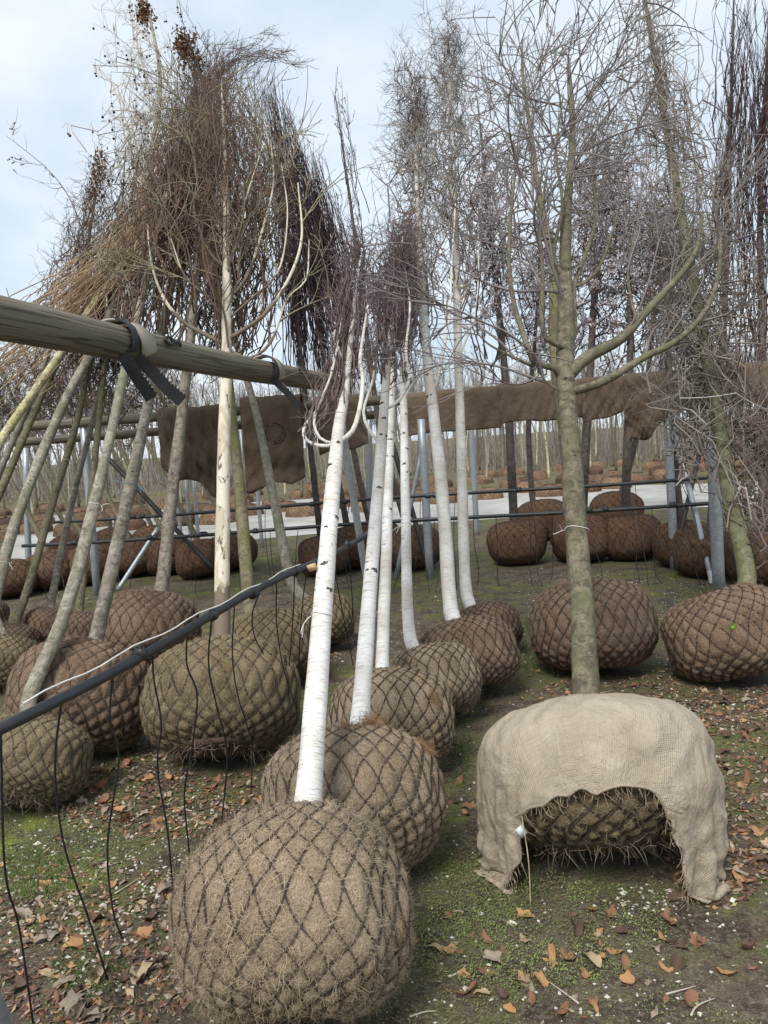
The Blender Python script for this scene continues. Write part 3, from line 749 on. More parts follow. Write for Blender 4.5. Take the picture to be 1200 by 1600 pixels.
B5 = tree('birch_tree', 'tall white birch, narrow crown, in the brown ball with sunken netting', (731, 1026, 146, 'brown'),
     [(705, 957), (690, 760), (668, 560), (656, 400), (650, 250), (648, 130)], 1.6, [.047, .042, .035, .019, .006], M['birch'],
     [(bc([(668, 570, 14), (657, 440, 34), (650, 300, 36), (647, 200, 28), (642, 110, 22)], **tall), 'grey'), (bc([(650, 260, 20), (647, 170, 18), (640, 100, 30)], 22, .005, 160, .25, 700, .14), 'purple')], tilt=30, axx=-.12, seed=5, detail=2, fib=3300, scars=8,
     limbs=[([(680, 610), (690, 560), (700, 500), (703, 420), (708, 330)], .013, .005, -.2)])
B6 = tree('birch_tree', 'tallest white birch, rearmost of the leaning row, slender straight stem', (764, 982, 100, 'umber'),
     [(730, 937), (722, 750), (716, 550), (712, 380), (706, 200), (697, 45)], 1.7, [.044, .039, .033, .020, .006], M['birch'],
     [(bc([(717, 530, 14), (714, 400, 30), (709, 260, 34), (704, 140, 26), (692, 30, 26)], **tall), 'grey'), (bc([(706, 170, 16), (702, 90, 20), (690, 10, 40)], 22, .005, 160, .3, 700, .16), 'purple')], tilt=28, axx=-.15, seed=6, detail=2, fib=1925, scars=8,
     limbs=[([(717, 560), (728, 530), (742, 490), (746, 420), (744, 330)], .010, .004, -.1)])
def tuft(t, px, py, n, sz):
    root, C, axis, Rr, Hh = t[:5]; r = np.random.default_rng(n + px); dd = ray(px, py); tt = np.linspace(.5, 9, 3000)[:, None] * dd + _c; Rm = rot_to(axis); l = np.abs((tt - C) @ Rm / np.array([Rr, Rr, Hh / 2]))
    kf = np.hypot(l[:, 0], l[:, 1]) ** (2 / EXB) + l[:, 2] ** (2 / EXB); hit = np.argmin(np.abs(kf - 1) + (np.arange(3000) > np.argmin(kf)) * 9); p0 = tt[hit]; out = nrm(p0 - C)
    st = p0 + r.normal(size=(n, 3)) * sz * .35 - out * .012; d0 = nrm(r.normal(size=(n, 3)) + out * .8)
    V, Fq = tubes(grow(st, d0, r.uniform(.5, 1.3, n) * sz, 6, None, 0, .55, .05, r), np.full((n, 6), .0006), 3); part('fibre_tuft', (V, Fq), M['tuft'], root, kind='stuff')
M['tuft'] = plain('orange_coir_tuft', (.30, .175, .085), .9, .4, 30)
tuft(B2, 582, 1132, 520, .05); tuft(B2, 662, 1172, 420, .045); tuft(B3, 676, 1092, 320, .045); tuft(B2, 540, 1140, 260, .04)
pb_ = LP(489, 884, B1[6], 1.2) + np.array([0, -.035, 0]); part('torn_bark', box(pb_, np.array([.016, -.006, .005]), np.array([-.004, 0, .011]), np.array([.0, .002, .001])), M['cut'], B1[0])
# stumps of pruned side shoots on the rear birch
for root, path in ((B6[0], B6[5]),):
    for f, s in ((.47, 1), (.49, -1), (.455, 1)):
        i = int(f * 59); p = path[i]; d = np.array([s * .8, -.3, .5]); d = d / np.linalg.norm(d)
        part('pruned_stub', pipe([p, p + d * .055, p + d * .09], [.011, .010, .009], 7), M['cut'], root)

# ------------------------------------------------------------------ the olive-barked tree over the covered ball
lim = lambda **k: dict(dict(limbs=1, t0=.25, n1=4, l1=.85, a1=40, r1=.0085, n2=22, l2=.5, a2=40, n3=30, l3=.24, tie=.13, wig=.20, curl=.86, k1=16, short=.3, r2=.0042, r3=.0026, buds=60, bs=.006), **k)
spread = dict(t0=.50, t1=.97, n1=24, l1=1.25, a1=40, r1=.0115, n2=130, l2=.6, a2=42, n3=260, l3=.26, tie=.11, wig=.19, curl=.86, k1=18, short=.45, r2=.0050, r3=.0028, buds=260, bs=.007)
T1 = tree('olive_barked_tree', 'stout olive-barked tree with wide spreading limbs above the burlap-covered ball', (930, 1212, 318, 'green'),
     [(917, 1103), (906, 900), (893, 720), (884, 600), (884, 510), (883, 430), (886, 330), (895, 200), (888, 90)], 1.5, [.051, .049, .046, .042, .026, .018, .008], M['olive'],
     [(spread, 'violetgrey'), (lim(), 'violetgrey')], tilt=30, seed=7, detail=2, fib=3300, clod=True, H=1.22, ties=[(.215, S_)], bumpy=.09, scars=5,
     limbs=[([(886, 590), (914, 560), (965, 532), (995, 499), (1024, 466), (1050, 437), (1072, 400), (1080, 350)], .032, .008, -.15),
            ([(888, 612), (915, 606), (943, 594), (995, 561), (1031, 543), (1064, 510), (1083, 466), (1086, 400), (1070, 330)], .021, .005, -.35),
            ([(882, 596), (866, 578), (852, 569), (830, 572), (808, 520), (795, 484), (786, 425), (790, 330), (800, 250)], .017, .004, -.25),
            ([(832, 572), (797, 558), (760, 540), (738, 520)], .009, .003, -.1),
            ([(894, 556), (877, 543), (848, 535), (837, 506), (835, 437), (829, 370), (838, 290)], .015, .004, -.3),
            ([(884, 545), (899, 520), (898, 450), (910, 443), (936, 422), (955, 385), (975, 320)], .016, .005, .1),
            ([(884, 470), (905, 430), (940, 330), (935, 250), (950, 160)], .014, .004, .2),
            ([(995, 500), (985, 470), (978, 430), (985, 370)], .010, .004, -.05),
            ([(884, 440), (862, 400), (872, 330), (860, 250), (868, 170)], .012, .004, -.2),
            ([(881, 615), (850, 595), (838, 580), (834, 592), (808, 600)], .006, .002, -.1)])
# ------------------------------------------------------------------ trees standing to its right
R1 = tree('mossy_stemmed_tree', 'mossy yellow-green stem in the broad brown ball seen either side of the olive stem', (925, 978, 184, 'umber'),
     [(902, 915), (885, 700), (865, 545), (859, 430), (847, 350), (832, 240), (822, 150), (818, 60)], 1.8, [.052, .048, .042, .030, .020, .008], M['mossy'],
     [(dict(spread, t0=.52, n1=26, a1=46, l1=1.3, n2=150, n3=260), 'violetgrey'), (bc([(790, 420, 22), (795, 300, 26), (815, 190, 24), (825, 130, 12), (845, 50, 22)], 20, .007, 60, .3, 60, .2, curly=.5, s0=.3, m0=.4), 'violetgrey'),
      (bc([(900, 420, 50), (930, 310, 48), (940, 210, 34), (930, 120, 30)], 34, .0065, 160, .35, 300, .2, curly=.4), 'grey')], tilt=20, seed=8, fib=3850, H=1.42, bumpy=.09, wig=.05, scars=4)
wp = dict(curly=.55, s0=.75, m0=.18, m1=.4, k1=16, wig=.27, curl=.82, l3=.22)
R2 = tree('curly_willow_tree', 'green mossy-stemmed tree wrapped in curly hanging branches, tied with white cord', (1136, 990, 184, 'brown'),
     [(1167, 916), (1143, 790), (1122, 660), (1098, 520), (1075, 400), (1048, 240), (1028, 120), (1008, 0), (1000, -60)], 1.8, [.055, .051, .045, .037, .028, .020, .010], M['mossgreen'],
     [(bc([(1165, 850, 20), (1128, 690, 58), (1100, 540, 62), (1075, 400, 52), (1045, 230, 32), (1020, 90, 20), (1005, -20, 14)], 140, .0070, 420, .42, 800, r2=.0034, r3=.0022, **wp), 'grey'),
      (bc([(1185, 880, 18), (1175, 740, 40), (1150, 600, 48), (1110, 460, 50), (1080, 330, 34)], 70, .0072, 200, .42, 300, r2=.0036, r3=.0022, **wp), 'rosy'),
      (bc([(1060, 760, 14), (1072, 660, 26), (1068, 560, 30), (1060, 460, 26)], 40, .0075, 90, .4, 120, r2=.0034, r3=.0022, **wp), 'grey')], tilt=18, axx=-.2, seed=9, fib=3850, H=1.42, bumpy=.09)
sp = thing('seedling', (0, 0, 0), 'tiny bright green seedling sprouting from the ball under the curly branches', 'seedling')
C_, R_ = R2[1], R2[3]; p0 = P(1143, 980, C_[1] - R_ * .93); sp.location = tuple(float(v) for v in p0)
M['seedling'] = plain('seedling_leaf', (.12, .30, .04), .6, .2, 20); rs = np.random.default_rng(3)
part('stem', pipe([p0 + np.array([0, .03, 0]), p0, p0 + np.array([0, -.008, .012])], .0016, 5), M['seedling'], sp)
for k_ in range(7):
    a_ = k_ * .9; e_ = np.array([math.cos(a_), -.4, math.sin(a_)]); b_ = nrm(np.cross(e_, [0, 1, .2])); c_ = p0 + np.array([0, -.008, .012])
    part('leaf', (np.array([c_, c_ + e_ * .010 + b_ * .006, c_ + e_ * .022, c_ + e_ * .010 - b_ * .006]), np.array([[0, 1, 2, 3]])), M['seedling'], sp)
def cord_span(root, a, b, n=16, sag=.01, rad=.0022):
    p = np.linspace(a, b, n); p[:, 2] -= sag * np.sin(np.linspace(0, np.pi, n)); part('white_cord', pipe(p, rad, 5, False), S_, root)
pm = R2[5][14]
cord_span(R2[0], P(1062, 622, pm[1] - .25), P(1150, 614, pm[1] - .25)); cord_span(R2[0], P(1150, 614, pm[1] - .25), P(1200, 640, pm[1] - .2))
rod = dict(curly=.10, s0=.6, m0=.3, m1=.6, wig=.06, a2=16, a3=28, tie=.14, l2=.45, l3=.14, r2=.0042, r3=.0028)
R3 = tree('dark_upright_tree', 'dark maroon upright tree, bundled dense branches at the burlap rail end', (1192, 870, 112, 'rust'),
     [(1192, 822), (1192, 640), (1190, 480), (1188, 320), (1196, 150), (1202, 0)], 2.6, [.045, .04, .032, .02, .008], M['dark'],
     [(bc([(1195, 600, 22), (1192, 470, 40), (1186, 330, 42), (1190, 180, 32), (1196, 20, 34)], 150, .0085, 300, n3=700, buds=300, bs=.009, **rod), 'maroon')], tilt=8, seed=10, detail=1, fib=800)
R4 = tree('dark_upright_tree', 'dark tree with sparse knobbly upright shoots behind the curly branches', (1104, 866, 95, 'rust'),
     [(1110, 822), (1122, 640), (1132, 480), (1138, 320), (1142, 180), (1146, 20), (1148, -60)], 2.6, [.04, .036, .028, .018, .006], M['dark'],
     [(bc([(1128, 480, 18), (1138, 370, 22), (1141, 250, 18), (1148, 100, 26), (1160, -20, 36)], 60, .0085, 100, n3=160, buds=420, bs=.012, **dict(rod, a2=24)), 'maroon')], tilt=8, seed=11, detail=1, fib=800)

# ------------------------------------------------------------------ trees leaning from the left onto the long rail
A1 = tree('pale_stemmed_tree', 'pale grey-green stem with a white string tie, in the mossy ball by the pipe', (48, 1188, 168, 'green'),
     [(45, 1095), (100, 960), (145, 800), (196, 575), (218, 480), (245, 370), (272, 260), (295, 160)], 1.35, [.036, .033, .028, .022, .014, .006], M['grey'],
     [(bc([(190, 560, 30), (215, 460, 50), (245, 360, 48), (275, 250, 36), (295, 160, 26)], 90, .0065, 220, .42, 350, .14, curly=.17, wig=.11, a2=22, a3=34, m0=.35, m1=.7, r2=.0030, r3=.0018), 'brown')], tilt=36, axx=.12, seed=12, fib=4950, clod=True, ties=[(.27, S_)], detail=3, bumpy=.08)
A2 = tree('grey_cherry_tree', 'grey cherry stem with rough lenticels dividing in a crotch under the rail', (128, 1088, 206, 'brown'),
     [(152, 988), (195, 800), (238, 600), (256, 500), (290, 350), (322, 200)], 1.5, [.042, .038, .030, .020, .007], M['cherry'],
     [(bc([(245, 570, 34), (262, 470, 52), (285, 360, 46), (310, 250, 36), (325, 150, 26)], 100, .0070, 280, .40, 500, .13, curly=.17, wig=.11, a2=22, a3=34, m0=.35, m1=.7, r2=.0030, r3=.0019, buds=300), 'brown')], tilt=36, axx=.14, seed=13, fib=4950, detail=3, bumpy=.08, scars=3, ties=[(.26, M['blue_twine']), (.268, M['blue_twine'])],
     limbs=[([(232, 625), (212, 560), (205, 500), (190, 430)], .014, .006, .1), ([(234, 615), (265, 565), (290, 500), (310, 420)], .016, .006, .0)])
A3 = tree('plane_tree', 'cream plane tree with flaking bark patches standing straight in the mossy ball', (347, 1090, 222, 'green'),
     [(347, 1008), (347, 900), (350, 700), (354, 540), (354, 400), (352, 260), (346, 130)], 1.6, [.045, .042, .038, .033, .024, .014, .006], M['plane'],
     [(dict(spread, t0=.52, n1=22, a1=52, l1=.95, r1=.009, n2=150, n3=300, l2=.45, wig=.2), 'olive'), (lim(n1=3, l1=.6, n2=16, n3=20), 'olive'),
      (bc([(345, 560, 50), (350, 440, 70), (350, 320, 62), (348, 210, 46), (345, 100, 34)], 90, .0060, 240, .40, 450, .13, curly=.17, wig=.11, a2=22, a3=34, m0=.35, m1=.7, r2=.0030, r3=.0019), 'brown')], tilt=32, seed=14, fib=6600, clod=True, detail=3,
     limbs=[([(354, 540), (325, 525), (290, 505), (262, 470), (245, 420), (240, 360)], .016, .005, -.15), ([(357, 530), (385, 515), (420, 490), (455, 440), (475, 380), (470, 300)], .016, .005, -.2),
            ([(356, 545), (390, 560), (425, 535), (450, 470), (480, 440), (485, 380)], .011, .004, -.1), ([(354, 470), (385, 430), (410, 350), (425, 280), (420, 210)], .012, .004, .1),
            ([(353, 420), (325, 390), (300, 330), (305, 260)], .011, .004, .1), ([(352, 400), (375, 350), (395, 300), (418, 240)], .010, .003, -.2),
            ([(355, 500), (395, 470), (440, 430), (455, 350), (448, 280)], .009, .003, -.3), ([(353, 500), (330, 470), (300, 440), (285, 390)], .009, .003, -.3)])
A4 = tree('dark_cherry_tree', 'dark grey cherry stem in the dark brown ball behind the grey one', (232, 984, 150, 'umber'),
     [(250, 937), (268, 780), (290, 600), (303, 470), (318, 330), (330, 190), (338, 110)], 1.8, [.053, .049, .040, .030, .020, .008], M['darkcherry'],
     [(dict(bc([(285, 600, 34), (300, 500, 60), (312, 390, 58), (322, 280, 44), (320, 170, 32), (300, 85, 22)], 130, .0070, 420, .40, 900, .12, curly=.17, wig=.11, a2=22, a3=34, m0=.35, m1=.7, r2=.0032, r3=.0020), leaves=(300, .075, .022, .80, .90), leafat=[(288, 72, 330, .055, .030), (305, 100, 200, .05, .026)]), 'dark')], tilt=22, axx=.10, seed=15, fib=3300, bumpy=.09)
A5 = tree('mossy_stemmed_tree', 'mossy olive stem just beside the cream plane, half hidden behind the pipe', (424, 1012, 150, 'green'),
     [(392, 958), (376, 780), (363, 660), (350, 540), (334, 400), (322, 260), (312, 150)], 1.8, [.047, .043, .038, .030, .018, .007], M['mossy'],
     [(bc([(352, 560, 44), (385, 470, 60), (400, 360, 55), (395, 250, 45), (375, 150, 36)], 110, .0065, 300, .40, 600, .13, curly=.17, wig=.11, a2=22, a3=34, m0=.35, m1=.7, r2=.0032, r3=.0020, buds=200), 'brown')], tilt=20, axx=-.10, seed=16, fib=3300, bumpy=.09)
A6 = tree('pale_stemmed_tree', 'blotched pale stem leaning left past the printed sack', (498, 972, 106, 'green'),
     [(457, 912), (430, 790), (404, 660), (385, 590), (358, 500), (325, 400), (300, 280)], 1.8, [.044, .040, .032, .026, .016, .007], M['grey'],
     [(bc([(380, 570, 34), (352, 480, 55), (330, 390, 52), (310, 290, 40)], 80, .0065, 220, .40, 350, .13, curly=.17, wig=.11, a2=22, a3=34, m0=.35, m1=.7, r2=.0032, r3=.0020), 'dark')], tilt=20, axx=-.16, seed=17, fib=1925, bumpy=.08, scars=5)
A8 = tree('seed_ball_plane_tree', 'pale plane tree with dark seed balls dangling from its high crown', (8, 1034, 106, 'green'),
     [(-10, 950), (30, 800), (100, 630), (142, 552), (180, 470), (212, 370), (236, 250), (250, 120), (228, 0), (222, -40)], 1.5, [.043, .040, .038, .033, .026, .018, .010], M['grey'],
     [(dict(bc([(170, 500, 26), (205, 390, 40), (228, 270, 46), (240, 150, 44), (225, 30, 32)], 70, .0075, 420, .30, 900, .16, r2=.0034, r3=.0022, curly=.5), seeds=280, leafat=[(224, 22, 360, .055, .028)]), 'pale')], tilt=26, axx=.16, seed=18, fib=2475, ties=[(.09, S_)], bumpy=.08, scars=4)
A9 = tree('olive_stemmed_tree', 'slender olive stem with a low white string tie between two grey stems', (22, 1004, 76, 'umber'),
     [(22, 980), (45, 915), (75, 810), (120, 660), (136, 585), (165, 480), (215, 330), (240, 230)], 1.8, [.034, .032, .028, .022, .014, .006], M['olive'],
     [(bc([(130, 600, 44), (160, 500, 58), (200, 390, 50), (235, 290, 42), (265, 200, 34)], 120, .0065, 380, .40, 800, .12, curly=.17, wig=.11, a2=22, a3=34, m0=.35, m1=.7, r2=.0032, r3=.0020), 'brown')], tilt=20, axx=.14, seed=19, fib=1100, ties=[(.30, S_)])
A10 = tree('sweeping_tree', 'lichen-yellow stem whose straw-coloured twigs sweep up to the right over the rail', (-105, 1010, 170, 'brown'),
     [(-75, 820), (0, 690), (55, 610), (100, 545), (160, 455), (240, 345), (300, 235), (340, 140), (400, 92)], 1.6, [.042, .038, .032, .026, .016, .006], M['lichen'],
     [(bc([(-60, 620, 48), (40, 540, 52), (140, 452, 40), (230, 355, 30), (290, 270, 26), (330, 170, 24)], 130, .0050, 130, .5, 120, .2, curly=.10, a2=14, wig=.06, s0=.35, m0=.4, m1=.65, r2=.0034, r3=.0022), 'tan'),
      (dict(bc([(215, 385, 26), (270, 300, 28), (305, 220, 30), (330, 140, 32), (375, 95, 26), (425, 78, 18), (462, 92, 14)], 80, .0048, 520, .22, 2200, .12, curly=.2, a2=24, wig=.10, s0=.6, m0=.25, m1=.5, r2=.0030, r3=.0020), leaves=(500, .06, .016, .70, .93)), 'brown')], tilt=26, axx=.25, seed=20, fib=800)
A11 = tree('brown_stemmed_tree', 'brown leaning stem topped with a clump of dead brown leaves', (-90, 1000, 130, 'brown'),
     [(-50, 880), (0, 770), (60, 630), (100, 540), (130, 420), (150, 300), (158, 235)], 1.7, [.038, .035, .028, .022, .014, .007], M['mossy'],
     [(dict(bc([(70, 590, 40), (100, 500, 36), (128, 400, 26), (148, 300, 17), (158, 225, 12)], 50, .0060, 260, .25, 800, .13, r2=.0030, r3=.0019, curly=.2), leaves=(420, .045, .020, .88, .99)), 'brown')], tilt=22, axx=.2, seed=21, fib=800)
A12 = tree('mossy_stemmed_tree', 'thin mossy stem standing upright beside the galvanised rack post', (124, 990, 90, 'umber'),
     [(123, 962), (132, 875), (148, 720), (163, 580), (180, 450), (190, 330), (196, 230)], 2.2, [.032, .030, .026, .020, .012, .006], M['mossy'],
     [(bc([(150, 640, 50), (165, 540, 60), (185, 430, 52), (205, 330, 40)], 100, .0065, 300, .40, 550, .13, curly=.17, wig=.11, a2=22, a3=34, m0=.35, m1=.7, r2=.0034, r3=.0022), 'dark')], tilt=16, axx=.05, seed=22, fib=1100)
A14 = tree('olive_stemmed_tree', 'thin greenish stem crossing behind the lichen-yellow one at the left rail', (-28, 962, 74, 'umber'),
     [(-24, 936), (8, 860), (58, 735), (108, 605), (150, 500), (185, 400)], 2.0, [.034, .031, .026, .018, .007], M['olive'],
     [(bc([(100, 620, 30), (140, 520, 40), (175, 420, 36)], 50, .006, 160, .4, 260, .13, curly=.17, wig=.11, a2=22), 'brown')], tilt=18, axx=.15, seed=24, fib=500)
A15 = tree('cherry_stemmed_tree', 'thin grey stem squeezed between the olive stem and the grey-green one', (80, 982, 84, 'umber'),
     [(78, 956), (92, 880), (118, 760), (155, 620), (182, 500), (205, 400)], 2.0, [.032, .030, .025, .018, .007], M['cherry'],
     [(bc([(150, 640, 30), (178, 540, 40), (205, 430, 36)], 50, .006, 160, .4, 260, .13, curly=.17, wig=.11, a2=22), 'dark')], tilt=18, axx=.1, seed=25, fib=1000)
A13 = tree('shoot_tree', 'grey tree throwing long budded shoots out over the left end of the rail', (-70, 985, 100, 'umber'),
     [(-60, 900), (-10, 760), (50, 620), (95, 500), (130, 400), (118, 330), (80, 270), (10, 212)], 2.0, [.034, .032, .026, .016, .008, .005, .0025], M['cherry'],
     [(dict(t0=.72, t1=.98, n1=7, l1=.55, a1=45, r1=.005, n2=14, l2=.25, a2=40, n3=10, l3=.1, tie=.05, wig=.08, buds=160, bs=.009), 'brown'),
      (bc([(60, 640, 50), (95, 540, 40), (120, 430, 24), (110, 320, 16)], 26, .005, 120, .3, 200, .15), 'brown')], tilt=20, axx=.1, seed=23, fib=500)

# ------------------------------------------------------------------ second row behind the racks: rust-coloured balls, dark stems
def backtree(name, label, ball, trunk, slope, rad, crown, tw, seed, bm='dark', axx=0, tape=None, group=None, tilt=8, extra_cr=()):
    t = tree(name, label, ball, trunk, slope, rad, M[bm], [(crown, tw)] + list(extra_cr), tilt=tilt, axx=axx, seed=seed, detail=1, fib=1300, M_=34, S=9, group=group, H=1.5, wiremat=M['wirerust'])
    C_, ax_, R_, H_ = t[1], t[2], t[3], t[4]; a_ = np.linspace(0, 2 * np.pi, 20, endpoint=False); Rm_ = rot_to(ax_); Vs = []
    for q_, h_ in ((.70, .38), (.55, .475), (.28, .515), (.04, .53)):
        kq = 1 + .10 * wob(np.stack([np.cos(a_) * 2, np.sin(a_) * 2, a_ * 0 + q_ * 3], -1), 1.5, seed, 2)
        Vs.append(np.stack([np.cos(a_) * R_ * q_ * kq, np.sin(a_) * R_ * q_ * kq, np.full(20, H_ * h_) * (1 + (kq - 1) * .4)], -1) @ Rm_.T + C_)
    part('soil_top', (np.concatenate(Vs), np.array([(w_ * 20 + j_, w_ * 20 + (j_ + 1) % 20, w_ * 20 + 20 + (j_ + 1) % 20, w_ * 20 + 20 + j_) for w_ in range(3) for j_ in range(20)])), M['soil'], t[0])
    if tape: ring_tie(t[0], t[5], np.full(34, rad[1]), tape, np.random.default_rng(seed), M['purple_tape'], True, 'purple_tape')
    return t
bl = lambda ctrl, n=34, nb=3200, **k: dict(bc(ctrl, n, .010, 200, .4, 420, .2, r2=.005, r3=.003, curly=.25, s0=.6), blossom=(int(nb * 2.0), .022), **k)
backtree('blossom_tree', 'blossoming tree, narrow pink-grey column, in the rust ball by the steel post', (808, 848, 88, 'rust'),
         [(803, 812), (795, 660), (785, 540), (770, 400), (757, 260), (745, 150)], 3.2, [.055, .05, .04, .026, .008], bl([(785, 580, 30), (772, 450, 34), (760, 330, 28), (750, 210, 18)]), 'dark', 31, tape=.22)
backtree('blossom_tree', 'blossoming tree in the rust ball half behind the olive stem', (908, 842, 92, 'rust'),
         [(910, 800), (918, 650), (925, 530), (930, 400), (928, 280), (925, 190)], 3.2, [.055, .05, .04, .026, .008], bl([(925, 590, 44), (930, 470, 55), (930, 350, 48), (925, 220, 30)], 44, 4200), 'dark', 32, tape=.2)
backtree('blossom_tree', 'blossoming tree in the rust ball nearest the two steel posts', (986, 840, 90, 'rust'),
         [(978, 800), (982, 650), (985, 520), (982, 400), (975, 300), (968, 220)], 3.2, [.055, .05, .04, .026, .008], bl([(985, 580, 36), (990, 460, 48), (985, 340, 44), (972, 220, 26)], 38, 3400), 'dark', 33)
backtree('blossom_tree', 'blossoming tree in the rear rust ball touching the one by the steel post', (846, 812, 80, 'rust'),
         [(832, 780), (826, 650), (835, 540), (842, 430), (840, 330)], 3.4, [.045, .04, .03, .02, .008], bl([(835, 590, 34), (845, 490, 40), (850, 390, 30)], 26, 2200), 'dark', 34)
backtree('blossom_tree', 'blossoming tree in a rear rust ball, two stems crossing at the draped sack', (962, 800, 80, 'rust'),
         [(972, 770), (1002, 650), (1015, 560), (1022, 450), (1020, 340)], 3.4, [.05, .045, .035, .022, .008], bl([(1015, 600, 34), (1030, 490, 44), (1030, 380, 36), (1015, 290, 20)], 30, 2600), 'dark', 35)
backtree('dark_stemmed_tree', 'dark stem in a rust ball behind the crossing steel braces', (1072, 850, 92, 'rust'),
         [(1062, 800), (1050, 660), (1045, 540), (1050, 400), (1060, 300)], 3.2, [.045, .04, .032, .02, .008], bc([(1052, 600, 30), (1050, 480, 40), (1058, 360, 34)], 40, .008, 160, n3=240, **rod), 'maroon', 36)
for q, (b, tr, ct) in enumerate([((506, 868, 80, 'rust'), [(500, 832), (484, 690), (470, 560), (455, 430), (438, 280), (425, 150)], [(478, 610, 26), (468, 500, 32), (458, 380, 26), (440, 260, 20), (422, 130, 14)]),
                             ((548, 856, 84, 'rust'), [(540, 812), (518, 690), (505, 560), (490, 430), (468, 300), (450, 200)], [(515, 610, 30), (502, 510, 34), (488, 400, 28), (466, 280, 18), (440, 170, 14)]),
                             ((588, 850, 84, 'rust'), [(575, 808), (550, 690), (535, 560), (520, 450), (505, 360), (492, 280)], [(552, 610, 26), (536, 520, 30), (522, 430, 28), (505, 340, 18), (480, 240, 14)]),
                             ((645, 856, 88, 'rust'), [(632, 812), (598, 690), (580, 580), (562, 430), (545, 300), (524, 150)], [(585, 590, 16), (565, 450, 20), (548, 320, 20), (530, 200, 18), (522, 130, 16)])]):
    lab = ['dark-stemmed tree, leftmost of the maroon bundles, beside the printed sack', 'dark-stemmed tree with a dense maroon bundle behind the rail tip',
           'dark-stemmed maroon tree behind the small hanging sack', 'dark-stemmed tree with long budded shoots standing clear of the maroon bundles'][q]
    backtree('maroon_tree', lab, b, tr, 2.6, [.042, .038, .03, .02, .007], bc(ct, 170, .0085, 260, n3=420, **rod) if q < 3 else bc(ct, 16, .008, 50, n3=90, buds=360, bs=.012, **dict(rod, a2=26)),
             'maroon', 40 + q, axx=-.12, tape=.25, tilt=12)
labs = ['olive stem leaning left, outermost in the row behind the left rack', 'olive stem leaning left over the first rust ball behind the left rack',
        'olive stem leaning left beside the galvanised rack post', 'olive stem leaning left where the pale strut meets the pipe',
        'olive stem leaning left behind the dark diagonal brace', 'olive stem leaning left under the plain hanging sack', 'olive stem leaning left at the edge of the pale path',
        'thin olive stem leaning left between the rear rust balls', 'thin olive stem leaning left, crossing the two rear logs', 'thin olive stem leaning left behind the mossy upright stem']
for q, (bx, by) in enumerate([(15, 905), (78, 892), (140, 884), (206, 872), (262, 868), (312, 874), (362, 862), (110, 860), (175, 850), (238, 846)]):
    backtree('leaning_tree', labs[q], (bx, by, 74 if q < 7 else 60, 'rust'), [(bx - 4, by - 30), (bx - 50, by - 120), (bx - 95, by - 210), (bx - 140, by - 310), (bx - 165, by - 400)], 2.2,
             [.034, .032, .026, .016, .006], bc([(bx - 80, by - 190, 28), (bx - 110, by - 260, 40), (bx - 140, by - 330, 40)], 26, .007, 160, .4, 400, .2, r2=.004, r3=.0026), 'dark' if q % 2 else 'brown', 50 + q, 'olive', axx=-.2, tilt=16, tape=.3 if q % 3 == 0 else None)

# ------------------------------------------------------------------ far nursery rows beyond the path (copies of four patterns)
def far_proto(seed, kind, barkm, tw, h):
    r = np.random.default_rng(seed); C = np.array([0, 0, .26])
    root = thing('nursery_tree', (0, 0, 0), 'slim pale-stemmed nursery tree in a netted orange-brown ball beyond the pale path', 'tree', 'young trees in rows beyond the path')
    o = root_ball(root, C, np.array([0, .03, 1.0]), .36, .54, kind, seed, 1, 0)
    path = spline([(0, 0, .4), (r.normal() * .03, .02, 1.2), (r.normal() * .06, .05, 2.0), (r.normal() * .1, .1, h)], 20)
    part('trunk', pipe(path, np.linspace(.035, .01, 20), 7, True, True), barkm, root)
    gs, *_ = crown_geo(path, dict(t0=.52, t1=.98, n1=16, l1=1.1, a1=30, r1=.010, n2=70, l2=.5, a2=35, n3=110, l3=.3, tie=.1, wig=.15, k1=7, r2=.005, r3=.0035), r)
    part('crown', join(gs), TW[tw], root)
    return root
protos = [far_proto(201, 'orange', M['grey'], 'grey', 3.1), far_proto(202, 'orange', M['lichen'], 'olive', 3.3), far_proto(203, 'rust', M['grey'], 'rosy', 2.9), far_proto(204, 'orange', M['olive'], 'violetgrey', 3.2)]
def copy_tree(o, parent=None):
    c = o.copy(); COL.objects.link(c); c.parent = parent
    if parent is not None: c.matrix_local = o.matrix_local.copy()
    for ch in o.children: copy_tree(ch, c)
    return c
FL = ['slim grey-stemmed nursery tree in an orange-brown ball, %s', 'slim yellowish-stemmed nursery tree in an orange-brown ball, %s', 'short reddish-twigged nursery tree in a rust ball, %s', 'slim olive-stemmed nursery tree in an orange-brown ball, %s']
FROW = ['first row beyond the path', 'second row beyond the path', 'third row beyond the path', 'fourth row beyond the path', 'rearmost row against the bare wood']
fr = np.random.default_rng(77); used = [False] * 4; rows = []
for (y0, step, jx) in ((17.6, 1.0, .2), (19.2, .8, .25), (21, .8, .3), (23.5, .8, .3), (26.5, .8, .3)):
    x = -0.62 * y0
    while x < .62 * y0:
        rows.append((x + fr.normal() * jx, y0 + .22 * x + fr.normal() * .25)); x += step * fr.uniform(.75, 1.5)
for (x, y) in rows:
    if fr.uniform() < .12: continue
    k = int(fr.integers(0, 4)); o = protos[k] if not used[k] else copy_tree(protos[k]); used[k] = True
    o['label'] = FL[k] % FROW[min(int((y - .22 * x - 17) / 2), 4)]; o['group'] = 'young trees in rows beyond the path'; o.location = (x, y, 0); o.rotation_euler = (fr.normal() * .03, fr.normal() * .04, fr.uniform(0, 6.28)); s = fr.uniform(.85, 1.1); o.scale = (s, s, s)
